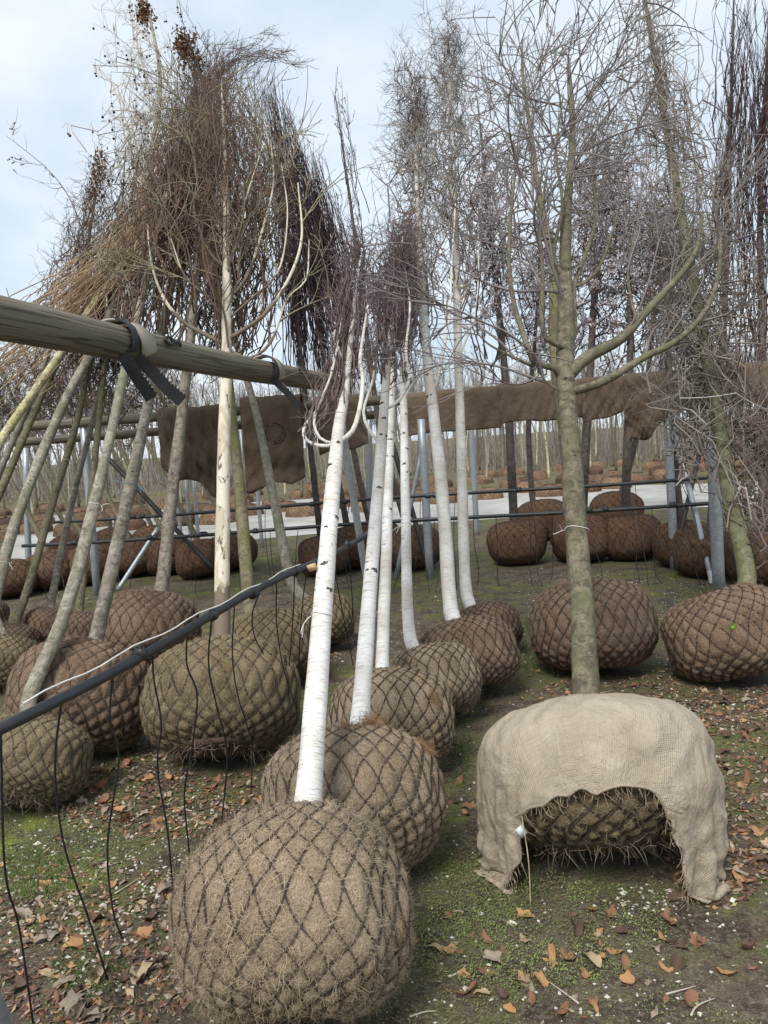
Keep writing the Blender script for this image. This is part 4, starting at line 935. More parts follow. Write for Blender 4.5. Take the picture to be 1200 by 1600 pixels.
# far-off bare wood: one mass
n = 600
sx = fr.uniform(-34, 34, n); sy = fr.uniform(30, 46, n); hh = fr.uniform(2.6, 5.2, n)
st = np.stack([sx, sy, np.zeros(n)], -1); up = np.tile([0, 0, 1.0], (n, 1))
b0 = grow(st, up + fr.normal(size=(n, 3)) * .05, hh, 8, np.array([0, 0, 1.0]), .1, .05, 0, fr)
gs = [tubes(b0, fr.uniform(.035, .075, n)[:, None] * np.linspace(1, .25, 8)[None], 4)]
p, T, f, o = along(b0, 3000, .22, 1, fr)
b1 = grow(p, perp_dir(T, np.radians(fr.uniform(20, 55, 3000)), fr), fr.uniform(.5, 1.6, 3000), 6, np.array([0, 0, 1.0]), .12, .14, 0, fr)
gs.append(tubes(b1, np.repeat(np.linspace(.012, .005, 6)[None], 3000, 0), 3))
p, T, f, o = along(b1, 3500, .2, 1, fr)
b2 = grow(p, perp_dir(T, np.radians(fr.uniform(20, 60, 3500)), fr), fr.uniform(.3, .8, 3500), 4, np.array([0, 0, 1.0]), .1, .2, 0, fr)
gs.append(tubes(b2, np.full((3500, 4), .009), 3))
nb_ = 5200; st = np.stack([fr.uniform(-34, 34, nb_), fr.uniform(28.5, 46, nb_), np.zeros(nb_)], -1)
gs.append(tubes(grow(st, np.tile([0, 0, 1.0], (nb_, 1)) + fr.normal(size=(nb_, 3)) * .35, fr.uniform(.7, 2.0, nb_), 4, None, 0, .12, 0, fr), np.repeat(np.array([[.016, .013, .010, .006]]), nb_, 0), 3))
fw = link('far_wood', mesh_from('far_wood', *join(gs)[:2]), TW['grey'])
fw['kind'] = 'stuff'; tag(fw, 'hazy mass of bare leafless trees far beyond the nursery rows', 'wood')

# ------------------------------------------------------------------ the racks: rails, posts, braces
def rack_part(name, a, b, rad, mat, root, S=14, n=14, uvs=True, bump=0, taper=1.0):
    p = np.linspace(a, b, n); return part(name, pipe(p, np.linspace(rad, rad * taper, n), S, True, uvs, bump, 3), mat, root)
def atz_(p): return np.array([p[0], p[1], -.05])
# long rail running away from the camera
la = P(0, 497, 1.92); lb = P(530, 601, 4.75); d = nrm(lb - la); la2 = la - d * .75
K1 = thing('tree_rail', (float(la[0]), float(la[1]), 0), 'thick weathered round log rail running back along the front row on steel legs', 'rail')
lp = spline([la2, la, (la + lb) / 2 + np.array([0, 0, -.01]), lb], 40)
part('log', pipe(lp, np.linspace(.056, .050, 40), 22, True, True, .02, 4), M['log'], K1)
rack_part('leg', la2 + np.array([.02, 0, -.05]), atz_(G(34, 1640)), .022, M['steel'], K1, 12)
rack_part('leg', la2 + np.array([-.02, 0, -.05]), la2 * np.array([1, 1, 0]) + np.array([-.42, 0, -.05]), .022, M['steel'], K1, 12)
q = lb - d * .25; rack_part('leg', q + np.array([.05, 0, -.05]), np.array([q[0] + .20, q[1] + .55, -.05]), .022, M['steel'], K1, 12)
# transverse rack behind: double log rail, posts and braces
ra = P(60, 670, 9.0); rb = P(575, 632, 8.75); rc = P(655, 622, 8.7); rd_ = P(1050, 592, 8.25); re_ = P(1260, 575, 7.4)
K2 = thing('tree_rack', (float(ra[0]), float(ra[1]), 0), 'rear rack on the left: two round logs on galvanised posts with a dark diagonal brace', 'rack')
zr = 1.97
def atz(p, z): return np.array([p[0], p[1], z])
rack_part('log', P(20, 668, 8.9), P(600, 625, 8.75), .055, M['log'], K2, 14, 24, True, .03)
rack_part('log', P(20, 692, 9.15), P(585, 648, 9.0), .05, M['log'], K2, 14, 24, True, .03)
def post(root, px, py, toppy, rad=.042, topx=None, name='post', Y=None, mat='steel'):
    gpt = G(px, py); 
    if Y: gpt = P(px, py, Y)
    top = P(topx if topx is not None else px, toppy, gpt[1]); gpt = gpt.copy()
    if not Y: gpt[2] = -.06
    return rack_part(name, gpt, top, rad, M[mat], root, 12, 6)
post(K2, 152, 930, 655, .045, 130); post(K2, 45, 915, 700, .04, 40); post(K2, 578, 880, 640, .045, 576)
rack_part('brace', P(165, 712, 8.75), P(333, 888, 8.5), .028, M['steeldark'], K2, 4)
rack_part('strut', P(247, 825, 8.6), P(184, 922, 8.3), .026, M['steel'], K2, 12)
for px in (285, 300, 312, 410):
    post(K2, px, 868 - (px - 285) * .1, 745, .03, px - 10)
K3 = thing('tree_rack', (float(rc[0]), float(rc[1]), 0), 'rear rack on the right: burlap-wrapped rail on round and square galvanised posts', 'rack')
rail_pts = spline([P(600, 630, 8.75), P(655, 622, 8.7), P(850, 606, 8.45), P(1050, 590, 8.1), P(1270, 568, 7.3)], 30)
part('log', pipe(rail_pts, .055, 14, True, True, .03, 6), M['log'], K3)
post(K3, 672, 905, 655, .045, 658); post(K3, 616, 905, 690, .026, 662, 'brace')
rack_part('brace', P(612, 690, 8.9), P(668, 880, 8.55), .03, M['steeldark'], K3, 4)
post(K3, 1054, 890, 632, .045, 1042); post(K3, 1124, 928, 660, .055, 1112)
rack_part('brace', P(1046, 640, 8.0), P(1112, 905, 7.35), .028, M['steel'], K3, 12)
rack_part('brace', P(1098, 690, 8.3), P(1058, 852, 8.05), .026, M['steeldark'], K3, 4)
rack_part('sleeve', P(1110, 892, 7.36), P(1115, 918, 7.34), .033, plain('white_sleeve', (.62, .64, .65), .6, .1), K3, 12)
K4 = thing('steel_post', tuple(float(v) for v in atz(G(745, 835), 0)), 'thin galvanised post standing alone at the near edge of the path', 'post')
rack_part('post', atz(G(745, 835), -.05), P(736, 655, G(745, 835)[1]), .045, M['steel'], K4, 12); rack_part('post_cap', P(736, 655, G(745, 835)[1]), P(736, 652, G(745, 835)[1]), .049, M['steel'], K4, 12)

# ------------------------------------------------------------------ irrigation pipes with drip tubes
def irrigation(label, a, b, rad, drops, clips, clipr):
    root = thing('irrigation_pipe', (float(a[0]), float(a[1]), float(a[2]) - rad), label, 'pipe')
    n = 30; p = np.linspace(a, b, n); p[:, 2] -= .012 * np.sin(np.linspace(0, np.pi * 3, n)); part('pipe', pipe(p, rad, 14), M['poly'], root)
    d = nrm(b - a)
    for t in clips:
        c = a + (b - a) * t; part('clip', pipe([c - d * clipr, c + d * clipr], rad * 1.3, 12), M['poly'], root)
        k = c + np.array([0, 0, rad * 1.3]); part('clip', box(k, d * clipr * .6, np.cross(d, [0, 0, 1]) * rad * .5, np.array([0, 0, rad * .35])), M['poly'], root)
    for pts, r_ in drops:
        part('drip_tube', pipe(spline(pts, 24), r_, 6), M['drip'], root)
    return root
pa = P(-40, 1158, 1.80); pb = P(578, 832, 4.85)
def onpipe(px):
    lo, hi = 0.0, 1.0
    for _ in range(30):
        t = (lo + hi) / 2; q = pa + (pb - pa) * t; v = q - _c; x = 600 + F * (v @ _r) / (v @ _f)
        if x < px: lo = t
        else: hi = t
    return pa + (pb - pa) * lo
def drip(px, pts, r_=.0034):
    """hangs from the pipe at photo column px; the last point lies on the ground"""
    s = onpipe(px); e = G(*pts[-1]); e = e + np.array([0, 0, .004]); P3 = [s + np.array([0, 0, -.012])]
    for k, (x, y) in enumerate(pts[:-1]):
        f = (k + 1) / len(pts); P3.append(P(x, y, s[1] * (1 - f) + e[1] * f))
    return (P3 + [e], r_)
def hang(px, pts, r_=.0030):
    s = onpipe(px); return ([s + np.array([0, 0, -.01])] + [P(x, y, s[1] + .06 * (k + 1)) for k, (x, y) in enumerate(pts)], r_)
drops = [drip(0, [(8, 1360), (30, 1450), (52, 1600)]), drip(95, [(86, 1200), (100, 1320), (140, 1440), (168, 1532)]), drip(175, [(172, 1130), (186, 1180), (168, 1320), (176, 1420), (192, 1470)]),
         drip(238, [(240, 1060), (252, 1130), (246, 1200), (262, 1300), (270, 1392)]), drip(292, [(292, 1040), (308, 1085), (300, 1170), (288, 1240), (296, 1335)]),
         drip(330, [(326, 1040), (340, 1110), (355, 1180), (346, 1290)]), hang(366, [(363, 1020), (370, 1080), (385, 1130), (394, 1165), (392, 1240)]),
         hang(405, [(394, 960), (398, 995), (412, 1022)]), hang(432, [(432, 970), (442, 1040), (464, 1110)]), hang(460, [(458, 960), (452, 1040)]), hang(480, [(472, 950), (466, 1045)]), hang(520, [(530, 930), (540, 980), (552, 1040)]), hang(545, [(548, 900), (552, 960)])]
IP = irrigation('thick black irrigation pipe with hanging drip tubes, sloping under the long log rail', pa, pb, .0165, drops, [.215, .365, .475, .62, .74, .86], .012)
p = np.linspace(pa, pb, 40)[2:26] + np.array([0, 0, .030]); p[:, 2] += .006 * np.sin(np.linspace(0, 30, 24))
part('white_cord', pipe(p, .0026, 5, False), M['string'], IP)
def back_pipe(label, pts, rad, npx, seed, skip=()):
    r = np.random.default_rng(seed); (x0, y0, Y0), (x1, y1, Y1) = pts; a = P(x0, y0, Y0); b = P(x1, y1, Y1); dr = []
    for k in range(npx):
        t = (k + r.uniform(.2, .8)) / npx; s = a + (b - a) * t; e = s.copy(); e[0] += r.normal() * .06; e[1] += r.uniform(-.35, .05); e[2] = .004
        m1 = s * .6 + e * .4 + r.normal(size=3) * .02; dr.append(([s, m1, s * .2 + e * .8 + r.normal(size=3) * .025, e], .0035))
    return irrigation(label, a, b, rad, dr, list(r.uniform(.05, .95, 9)), .03)
back_pipe('upper of two black irrigation pipes strung level behind the birch stems', ((85, 816, 9.0), (1210, 738, 7.5)), .018, 14, 3)
back_pipe('lower of two black irrigation pipes strung level behind the birch stems', ((35, 853, 8.8), (1210, 779, 7.4)), .020, 26, 4)

# ------------------------------------------------------------------ rubber straps with jute pads on the long rail
def rail_at(px):
    lo, hi = 0, 1.0
    for _ in range(30):
        t = (lo + hi) / 2; q = la + (lb - la) * t; v = q - _c; x = 600 + F * (v @ _r) / (v @ _f)
        if x < px: lo = t
        else: hi = t
    return la + (lb - la) * lo
def band(path, side, wd, th, teeth=False):
    """flat band along path, one edge saw-toothed"""
    n = len(path); T = nrm(np.gradient(path, axis=0))
    if side is None: side = nrm(np.cross(T, path - _c))
    s = nrm(side - T * (T * side).sum(-1, keepdims=True)); nn = np.cross(T, s); V = []
    for i in range(n):
        w_ = wd * (1.0 if not teeth else (1.0 - .42 * ((i % 4) / 4.0)))
        V += [path[i] - s[i] * wd - nn[i] * th, path[i] + s[i] * w_ - nn[i] * th, path[i] + s[i] * w_ + nn[i] * th, path[i] - s[i] * wd + nn[i] * th]
    Fq = [(i * 4 + j, i * 4 + (j + 1) % 4, i * 4 + 4 + (j + 1) % 4, i * 4 + 4 + j) for i in range(n - 1) for j in range(4)]
    Fq += [(0, 3, 2, 1), (n * 4 - 4, n * 4 - 3, n * 4 - 2, n * 4 - 1)]
    return np.array(V), np.array(Fq)
def strap(label, px, tails, buckle=True, k=1.0):
    c = rail_at(px); R0 = .060; root = thing('rubber_strap', (float(c[0]), float(c[1]), float(c[2])), label, 'strap', None)
    nx = nrm(np.cross(d, [0, 0, 1.0]))                 # points to the right-hand side of the rail
    an = np.linspace(-.9, 2.3, 26)                     # pad: over the top and down the near side
    pad = c + R0 * (np.array([0, 0, 1.0]) * np.cos(an)[:, None] + nx * np.sin(an)[:, None]) * 1.02 + d * (np.linspace(-.05, .05, 26))[:, None]
    V, Fq = band(pad, np.tile(d, (26, 1)), .040 * k, .003); V = V + .003 * wob(V, 40, 5, 2)[:, None] * nx
    part('jute_pad', (V, Fq), M['jute_pad'], root)
    an = np.linspace(-2.2, 2.2, 40)
    bp = c - d * .045 + (R0 + .006) * (np.array([0, 0, 1.0]) * np.cos(an)[:, None] + nx * np.sin(an)[:, None]); part('band', band(bp, np.tile(d, (40, 1)), .017 * k, .0025, True), M['rubber'], root, smooth=False)
    for pts, dep in tails:
        q = spline([P(x, y, c[1] + dd) for (x, y), dd in zip(pts, dep)], 64); part('tail', band(q, None, .022 * k, .0025, True), M['rubber'], root, smooth=False)
    if buckle:
        bc = rail_at(px + 45 * k); e1 = d; e2 = nrm(np.array([0, 0, 1.0]) - nx * .25); nn = nx; o = bc + nx * (R0 * .97) + np.array([0, 0, .020])
        an = np.linspace(0, 2 * np.pi, 20, endpoint=False); ringp = lambda a_, b_, h_: o + e1 * (np.cos(an) * a_)[:, None] + e2 * (np.sin(an) * b_)[:, None] + nn * h_
        rings = [ringp(.034, .017, -.003), ringp(.034, .017, .004), ringp(.017, .008, .004), ringp(.017, .008, -.003)]
        V = np.concatenate(rings); Fq = [(a_ * 20 + j, a_ * 20 + (j + 1) % 20, ((a_ + 1) % 4) * 20 + (j + 1) % 20, ((a_ + 1) % 4) * 20 + j) for a_ in range(4) for j in range(20)]
        bk = part('buckle', (V, np.array(Fq)), M['rubber'], root)
        part('buckle_tongue', box(o + e1 * .055, e1 * .024, e2 * .007, nn * .003), M['rubber'], root, bk)
        part('buckle_tongue', box(o + e1 * .068, e1 * .006, e2 * .014, nn * .0028), M['rubber'], root, bk)
strap('black serrated rubber strap with a pale jute pad and loose buckle tail', 196, [([(178, 528), (196, 558), (216, 590), (238, 622)], (-.07, -.08, -.06, -.03)), ([(214, 558), (238, 580), (262, 606), (286, 626)], (-.05, -.02, .0, .02))])
strap('shorter black serrated strap with a narrow jute pad near the rail tip', 418, [([(402, 574), (424, 590), (446, 610), (468, 636)], (-.06, -.06, -.04, -.02))], True, .8)

# ------------------------------------------------------------------ burlap sacks on the racks
def drape(label, path, t0, t1, df, db, mat, seed, rr=.066, n=60, skew=0.0, fold=.026, hem=.03):
    """sheet laid over a rail: path polyline, hangs df in front and db behind"""
    ts = np.linspace(t0, t1, n); x = np.arange(len(path)) / (len(path) - 1)
    C = np.stack([np.interp(ts, x, path[:, k]) for k in range(3)], -1); D = nrm(C[-1] - C[0]); nx = nrm(np.cross(D, [0, 0, 1.0]))
    if nx[1] > 0: nx = -nx                               # towards the viewer
    r = np.random.default_rng(seed); V, UV = [], []
    m_ = 40
    for i in range(n):
        f = i / (n - 1); Df = df * (1 + hem * np.sin(f * 9 + seed)) + skew * (f - .5); Db = db
        L = Db + np.pi * rr + Df; lens = np.linspace(0, L, m_)
        for s in lens:
            if s < Db: p = np.array([-rr, -(Db - s)])
            elif s < Db + np.pi * rr: a = (s - Db) / rr; p = np.array([-rr * math.cos(a), rr * math.sin(a)])
            else: p = np.array([rr, -(s - Db - np.pi * rr)])
            V.append(C[i] + nx * p[0] + np.array([0, 0, p[1]]))
            UV.append((f * np.linalg.norm(C[-1] - C[0]), s))
    V = np.array(V); UV = np.array(UV); V = V.reshape(n, m_, 3)
    hang_ = np.clip((C[:, None, 2] - V[..., 2]) / max(df, .1), 0, 1)
    q = np.stack([np.repeat(ts[:, None], m_, 1) * np.linalg.norm(path[-1] - path[0]) * 1.3, V[..., 2] * .6], -1)
    V = V + nx * (fold * (.35 + hang_) * wob(q, 22, seed, 3))[..., None] + D * (.012 * hang_ * wob(q, 12, seed + 4, 2))[..., None]
    V[..., 2] += .010 * wob(q, 10, seed + 8, 2)
    V = V + nx * (fold * .22 * wob(np.stack([q[..., 0] + q[..., 1] * 1.1, q[..., 1] * .4], -1), 55, seed + 12, 2))[..., None]
    idx = np.arange(n * m_).reshape(n, m_); Fq = np.stack([idx[:-1, :-1], idx[1:, :-1], idx[1:, 1:], idx[:-1, 1:]], -1).reshape(-1, 4)
    mid = C[n // 2]; loc = (float(mid[0]), float(mid[1]), float(mid[2]))
    me = mesh_from('burlap_sheet', V.reshape(-1, 3) - np.array(loc), Fq, None, UV); o = link('burlap_sheet', me, mat, None, loc)
    so = o.modifiers.new('thick', 'SOLIDIFY'); so.thickness = .006; so.offset = 0
    return tag(o, label, 'burlap')
xs = [600 + F * ((q - _c) @ _r) / ((q - _c) @ _f) for q in rail_pts]
tx = lambda px: float(np.interp(px, xs, np.arange(len(xs)) / (len(xs) - 1)))
drape('dark brown burlap wrapped over the rail between the two tallest birches', rail_pts, tx(632), tx(782), .40, .30, M['jute_dark'], 1, hem=.02)
drape('dark brown burlap on the rail with a bundled edge beside the olive stem', rail_pts, tx(778), tx(915), .35, .30, M['jute_dark'], 2, .070, hem=.02)
drape('dark brown burlap on the rail under the spreading right limb', rail_pts, tx(908), tx(982), .36, .28, M['jute_dark'], 3, .072, skew=-.12)
drape('crumpled brown burlap hanging low in a point over the steel post', rail_pts, tx(976), tx(1052), .56, .3, M['jute_dark'], 4, .078, skew=-.25, fold=.05, hem=.08)
drape('brown burlap over the rail behind the curly branches', rail_pts, tx(1046), tx(1240), .34, .28, M['jute_dark'], 5, .070)
l1 = np.array([P(20, 668, 8.9), P(600, 625, 8.75)])
xl = [600 + F * ((q - _c) @ _r) / ((q - _c) @ _f) for q in l1]; tl = lambda px: (px - xl[0]) / (xl[1] - xl[0])
drape('plain brown sack hanging slack from the rear logs beside the dark cherry stem', l1, tl(252), tl(350), .80, .30, M['jute_dark'], 6, .09, skew=.42, fold=.055, hem=.06)
l2 = np.array([P(366, 628, 7.9), P(475, 622, 7.8)])
drape('brown sack with a faded printed ring hanging below the long rail', np.array([P(366, 640, 8.55), P(475, 632, 8.5)]), .12, .97, .85, .25, M['jute_print'], 7, .12, skew=-.1, fold=.05, hem=.04)
drape('small brown sack hanging behind the forked birch', l1, tl(496), tl(572), .52, .3, M['jute_dark'], 8, .085, skew=-.05, fold=.02)

# ------------------------------------------------------------------ pale burlap thrown over the big root ball (settled with a small cloth solver)
root, C, axis, Rr, Hh = T1[:5]
def settle():
    nx_, ny_ = 96, 56; W, D0, D1 = 1.36, .355, .485
    base = T1[6]; bx = base[0] + .015; yb = base[1] - .01
    u = np.linspace(-W / 2, W / 2, nx_); v = np.linspace(0, 1, ny_)
    U, Vn = np.meshgrid(u, v); au = np.abs(U) / (W / 2)
    Vv = Vn * (D0 + (D1 - D0) * np.clip((np.abs(U / (W / 2) + .06) - .10) / .62, 0, 1) ** 1.15 + .075 * np.sin(U * 13 + 2.2) * np.exp(-(U / .28) ** 2) + .022 * np.sin(U * 31) + .010 * np.sin(U * 67)) - .16 * au * (1 - Vn)     # longer towards the corners
    Rm = rot_to(axis); semi = np.array([Rr, Rr, Hh / 2]) * 1.085 + .018
    fd_ = nrm(-C[:2]); rdx = np.array([-fd_[1], fd_[0]])      # the open side faces the aisle
    xy_ = np.array([bx, yb]) + U[..., None] * rdx + Vv[..., None] * fd_
    x = np.concatenate([xy_, np.zeros_like(U)[..., None] + C[2]], -1)
    lx = x - C; rel = np.clip(1 - (lx[..., 0] / (Rr * 1.6)) ** 2 - ((lx[..., 1] - .10) / (Rr * 1.7)) ** 2, 0, 1)
    x[..., 2] = .25 + (C[2] + .30) * np.sqrt(rel) + .06
    q_ = np.stack([U, Vv], -1); x += .010 * np.stack([wob(q_, 40, 1), wob(q_, 40, 2), wob(q_, 40, 3)], -1)
    prev = x.copy(); flat = np.stack([U, Vv], -1)
    S = np.s_; sets = []
    def add(a, b, k): sets.append((a, b, np.linalg.norm(flat[b] - flat[a], axis=-1, keepdims=True), k))
    for p in (0, 1):
        e = nx_ - 1 - p; e -= e % 2; add(S[:, p:p + e:2], S[:, p + 1:p + 1 + e:2], 1)
        e = ny_ - 1 - p; e -= e % 2; add(S[p:p + e:2, :], S[p + 1:p + 1 + e:2, :], 1)
        add(S[p:p + e:2, :-1], S[p + 1:p + 1 + e:2, 1:], .3); add(S[p:p + e:2, 1:], S[p + 1:p + 1 + e:2, :-1], .3)
    for p in range(4):                                  # bending
        a = np.arange(p, nx_ - 2, 4); add(S[:, a], S[:, a + 2], .035)
        a = np.arange(p, ny_ - 2, 4); add(S[a, :], S[a + 2, :], .035)
    pe = 2 / EXB
    def kk(loc): l = np.abs(loc / semi); return (np.hypot(l[..., 0], l[..., 1]) ** pe + l[..., 2] ** pe) ** (1 / pe)
    pc = S[0:1, int(nx_ * .26):int(nx_ * .74)]
    w3 = np.array([rdx[0], rdx[1], 0]) @ Rm; up0 = U[pc]; up = up0 * w3[0]; yl = up0 * w3[1] - .035; rl = np.hypot(up, yl) / semi[0]
    l0 = np.stack([up, yl, semi[2] * (1 - np.clip(rl, 0, .97) ** pe) ** (1 / pe)], -1); pin = l0 * 1.004 @ Rm.T + C
    for it in range(360):
        vel = np.clip((x - prev) * .96, -.02, .02); prev = x.copy(); x = x + vel + np.array([0, 0, -9.8]) * (1 / 110.) ** 2
        for _ in range(6):
            for a, b, L, k in sets:
                dlt = x[b] - x[a]; ln = np.linalg.norm(dlt, axis=-1, keepdims=True); cr = dlt * (k * .5 * (ln - L) / np.maximum(ln, 1e-9)); x[a] += cr; x[b] -= cr
            x[pc] += (pin - x[pc]) * min(1, it / 40)
            loc = (x - C) @ Rm; k_ = kk(loc); ins = k_ < 1
            if ins.any(): x[ins] = (loc[ins] / k_[ins][:, None]) @ Rm.T + C
            low = x[..., 2] < .012; x[..., 2][low] = .012
        loc = (x - C) @ Rm; k_ = kk(loc); con_ = (k_ < 1.012) | (x[..., 2] < .016)
        prev[con_] += (x[con_] - prev[con_]) * .6
    return x, U, Vv
xc, U, Vv = settle()
ny_, nx_ = U.shape; idx = np.arange(ny_ * nx_).reshape(ny_, nx_)
Fq = np.stack([idx[:-1, :-1], idx[1:, :-1], idx[1:, 1:], idx[:-1, 1:]], -1).reshape(-1, 4)
loc = (float(C[0]), float(C[1]), float(C[2])); cv = thing('burlap_cover', loc, 'pale woven burlap cloth draped over the big root ball, front hem lifted in an arch', 'burlap')
nrmv = nrm(np.cross(np.gradient(xc, axis=1), np.gradient(xc, axis=0))); nrmv *= np.sign(nrmv[..., 2].mean()) or 1
q2 = np.stack([U, Vv], -1)
edge = np.clip((np.abs(U) - .25) / .3, 0, 1); rid = lambda q, sc_, sd_: 1 - np.abs(wob(q, sc_, sd_, 2))
xd = xc + nrmv * (.004 * wob(q2, 30, 51, 3) + .007 * (rid(q2 * np.array([1, .6]), 34, 52) - .5) + .010 * (rid(np.stack([q2[..., 0] + q2[..., 1], (q2[..., 0] - q2[..., 1]) * .4], -1), 26, 57) - .5) + .007 * edge * (rid(q2 * np.array([1.2, .45]), 70, 53) - .5) + .004 * (rid(q2 * np.array([.7, 1]), 85, 58) - .5) + .0022 * wob(q2, 130, 54, 2))[..., None]
o = part('cloth', (xd.reshape(-1, 3), Fq, None, np.stack([U + .8, Vv], -1).reshape(-1, 2)), M['jute_pale'], cv)
sb = o.modifiers.new('sub', 'SUBSURF'); sb.levels = 1; sb.render_levels = 1
so = o.modifiers.new('thick', 'SOLIDIFY'); so.thickness = .003; so.offset = 1
# rolled hem and frayed threads along the front edge
hem = xd[-1] + np.array([0, -.003, .002]); part('hem', pipe(hem, .0055, 7, True, True, .25, 9), M['jute_pale'], cv)
r = np.random.default_rng(5); nf = 260; k = r.integers(0, nx_, nf); st = xd[-1, k]
fd = np.tile([0, -.3, -1.0], (nf, 1)) + r.normal(size=(nf, 3)) * .7
V, Fr = tubes(grow(st, fd, r.uniform(.015, .07, nf), 6, None, 0, .3, .25, r), np.full((nf, 6), .0008), 3)
f_ = part('frayed_threads', (V, Fr), FIB['grey'], cv, kind='stuff')
# hanging twine and paper tag below the arch
ki = int(np.argmin(np.abs(U[0] + .24))); hp = xd[-1, ki] + np.array([0, -.006, 0]); e = hp + np.array([.01, -.02, 0]); e[2] = .006
tw = spline([hp, hp * .5 + e * .5 + np.array([.006, -.01, 0]), e], 20); part('twine', pipe(tw, .0022, 5), FIB['grey'], cv)
tg_ = xd[-1, ki - 3] + np.array([0, -.012, -.012]); t_ = part('paper_tag', box(tg_, np.array([.012, .004, .007]), np.array([-.009, 0, .016]), np.array([.0, .0012, .0])), M['tagw'], cv)

# ------------------------------------------------------------------ leaf litter, grit, moss
foot = np.array([(l[0], l[1], rr_) for l, rr_ in TREES])
def clear(x, y, k=.80): return ((foot[:, 0] - x) ** 2 + (foot[:, 1] - y) ** 2 > (foot[:, 2] * k) ** 2).all()
def leaf_mesh(name, seed, lobed):
    r = np.random.default_rng(seed); n = 18; a = np.linspace(0, 2 * np.pi, n, endpoint=False)
    rad = (.62 + .38 * np.abs(np.cos(a * 2.5))) * (1 + r.normal(size=n) * .10) if lobed else np.sqrt((np.cos(a) * 1.0) ** 2 + (np.sin(a) * .55) ** 2) * (1 + r.normal(size=n) * .05)
    x, y = np.cos(a) * rad, np.sin(a) * rad * (.85 if lobed else 1)
    V = np.concatenate([[[0, 0]], np.stack([x, y], -1) * .55, np.stack([x, y], -1)])
    cu, cv2 = r.uniform(.15, .75), r.uniform(.1, .6)
    z = cu * V[:, 1] ** 2 + cv2 * V[:, 0] ** 2 * r.choice([1, -.5]) + .14 * wob(V, 3.2, seed, 2); z -= z.min()
    V = np.column_stack([V, z]); i = np.arange(n); j = (i + 1) % n
    F3 = np.stack([np.zeros(n, int), 1 + i, 1 + j], -1); F4 = np.stack([1 + i, 1 + n + i, 1 + n + j, 1 + j], -1)
    st = np.array([[-.9, 0.03], [-.9, -.03], [-1.45, .0]]); 
    V = np.vstack([V, np.column_stack([st, [z[0], z[0], z[0] + .05]])]); F3 = np.vstack([F3, [len(V) - 3, len(V) - 2, len(V) - 1]])
    return mesh_from(name, V, F4, F3)
lr = np.random.default_rng(99)
LM = []
for i in range(len(LEAFM)):
    for k in range(3):
        me = leaf_mesh('fallen_leaf', 300 + i * 7 + k, k < 2); me.materials.append(LEAFM[i]); LM.append((i, me))
zones = [('on the mossy ground before the burlap-covered ball', 48, (910, 1490, 280, 100)), ('in the litter right of the burlap-covered ball', 84, (1130, 1230, 90, 170)),
         ('in the brown litter under the left root balls', 72, (270, 1240, 150, 60)), ('among grit and moss below the drip tubes', 66, (140, 1470, 150, 125)),
         ('between the birch balls and the burlap cover', 10, (715, 1210, 25, 80)), ('on bare soil beside the broad brown balls', 20, (900, 1075, 300, 30))]
wts = [[.3, .4, .1, .1, .1], [.35, .2, .25, .15, .05], [.4, .2, .2, .2, .0], [.15, .15, .2, .35, .15], [.3, .3, .2, .2, 0], [.4, .2, .3, .1, 0]]
for (zn, cnt, (cx, cy, rx, ry)), wt in zip(zones, wts):
    done = 0
    while done < cnt:
        a, q = lr.uniform(0, 6.283), math.sqrt(lr.uniform()); p = G(cx + rx * q * math.cos(a), cy + ry * q * math.sin(a))
        if p[1] > 8 or not clear(p[0], p[1]): cnt -= (lr.uniform() < .02); continue
        ci = int(lr.choice(5, p=wt)); ms = [m_ for i_, m_ in LM if i_ == ci]; me = ms[int(lr.integers(0, 3))]
        o = link('fallen_leaf', me); s = lr.uniform(.017, .040); o.scale = (s, s * lr.uniform(.45, 1), s * lr.uniform(.7, 1.7))
        o.location = (p[0], p[1], float(gh(p[0], p[1])) + .001); o.rotation_euler = (lr.normal() * .28, lr.normal() * .28, lr.uniform(0, 6.28))
        tag(o, '%s curled leaf fallen %s' % (LEAFC[ci][0], zn), 'leaf', '%s leaves %s' % (LEAFC[ci][0], zn)); done += 1
def scatter(n, gen):
    out = []
    while sum(len(o_) for o_ in out) < n:
        p = gen(n); keep = (((foot[None, :, 0] - p[:, None, 0]) ** 2 + (foot[None, :, 1] - p[:, None, 1]) ** 2) > (foot[None, :, 2] * .62) ** 2).all(1); out.append(p[keep])
    return np.concatenate(out)[:n]
def gpix(cx, cy, rx, ry, n):
    a = lr.uniform(0, 6.283, n); q = np.sqrt(lr.uniform(0, 1, n)); x = cx + rx * q * np.cos(a); y = cy + ry * q * np.sin(a)
    d_ = _f[None] + _r[None] * ((x - 600) / F)[:, None] + _u[None] * ((800 - y) / F)[:, None]; return (_c + d_ * ((0 - CAM_H) / d_[:, 2])[:, None])[:, :2]
def uni(y0, y1, n, pw=1.0):
    y = y0 + (y1 - y0) * lr.uniform(0, 1, n) ** pw; x = lr.uniform(-.62, .62, n) * (y + .25); return np.stack([x, y], -1)
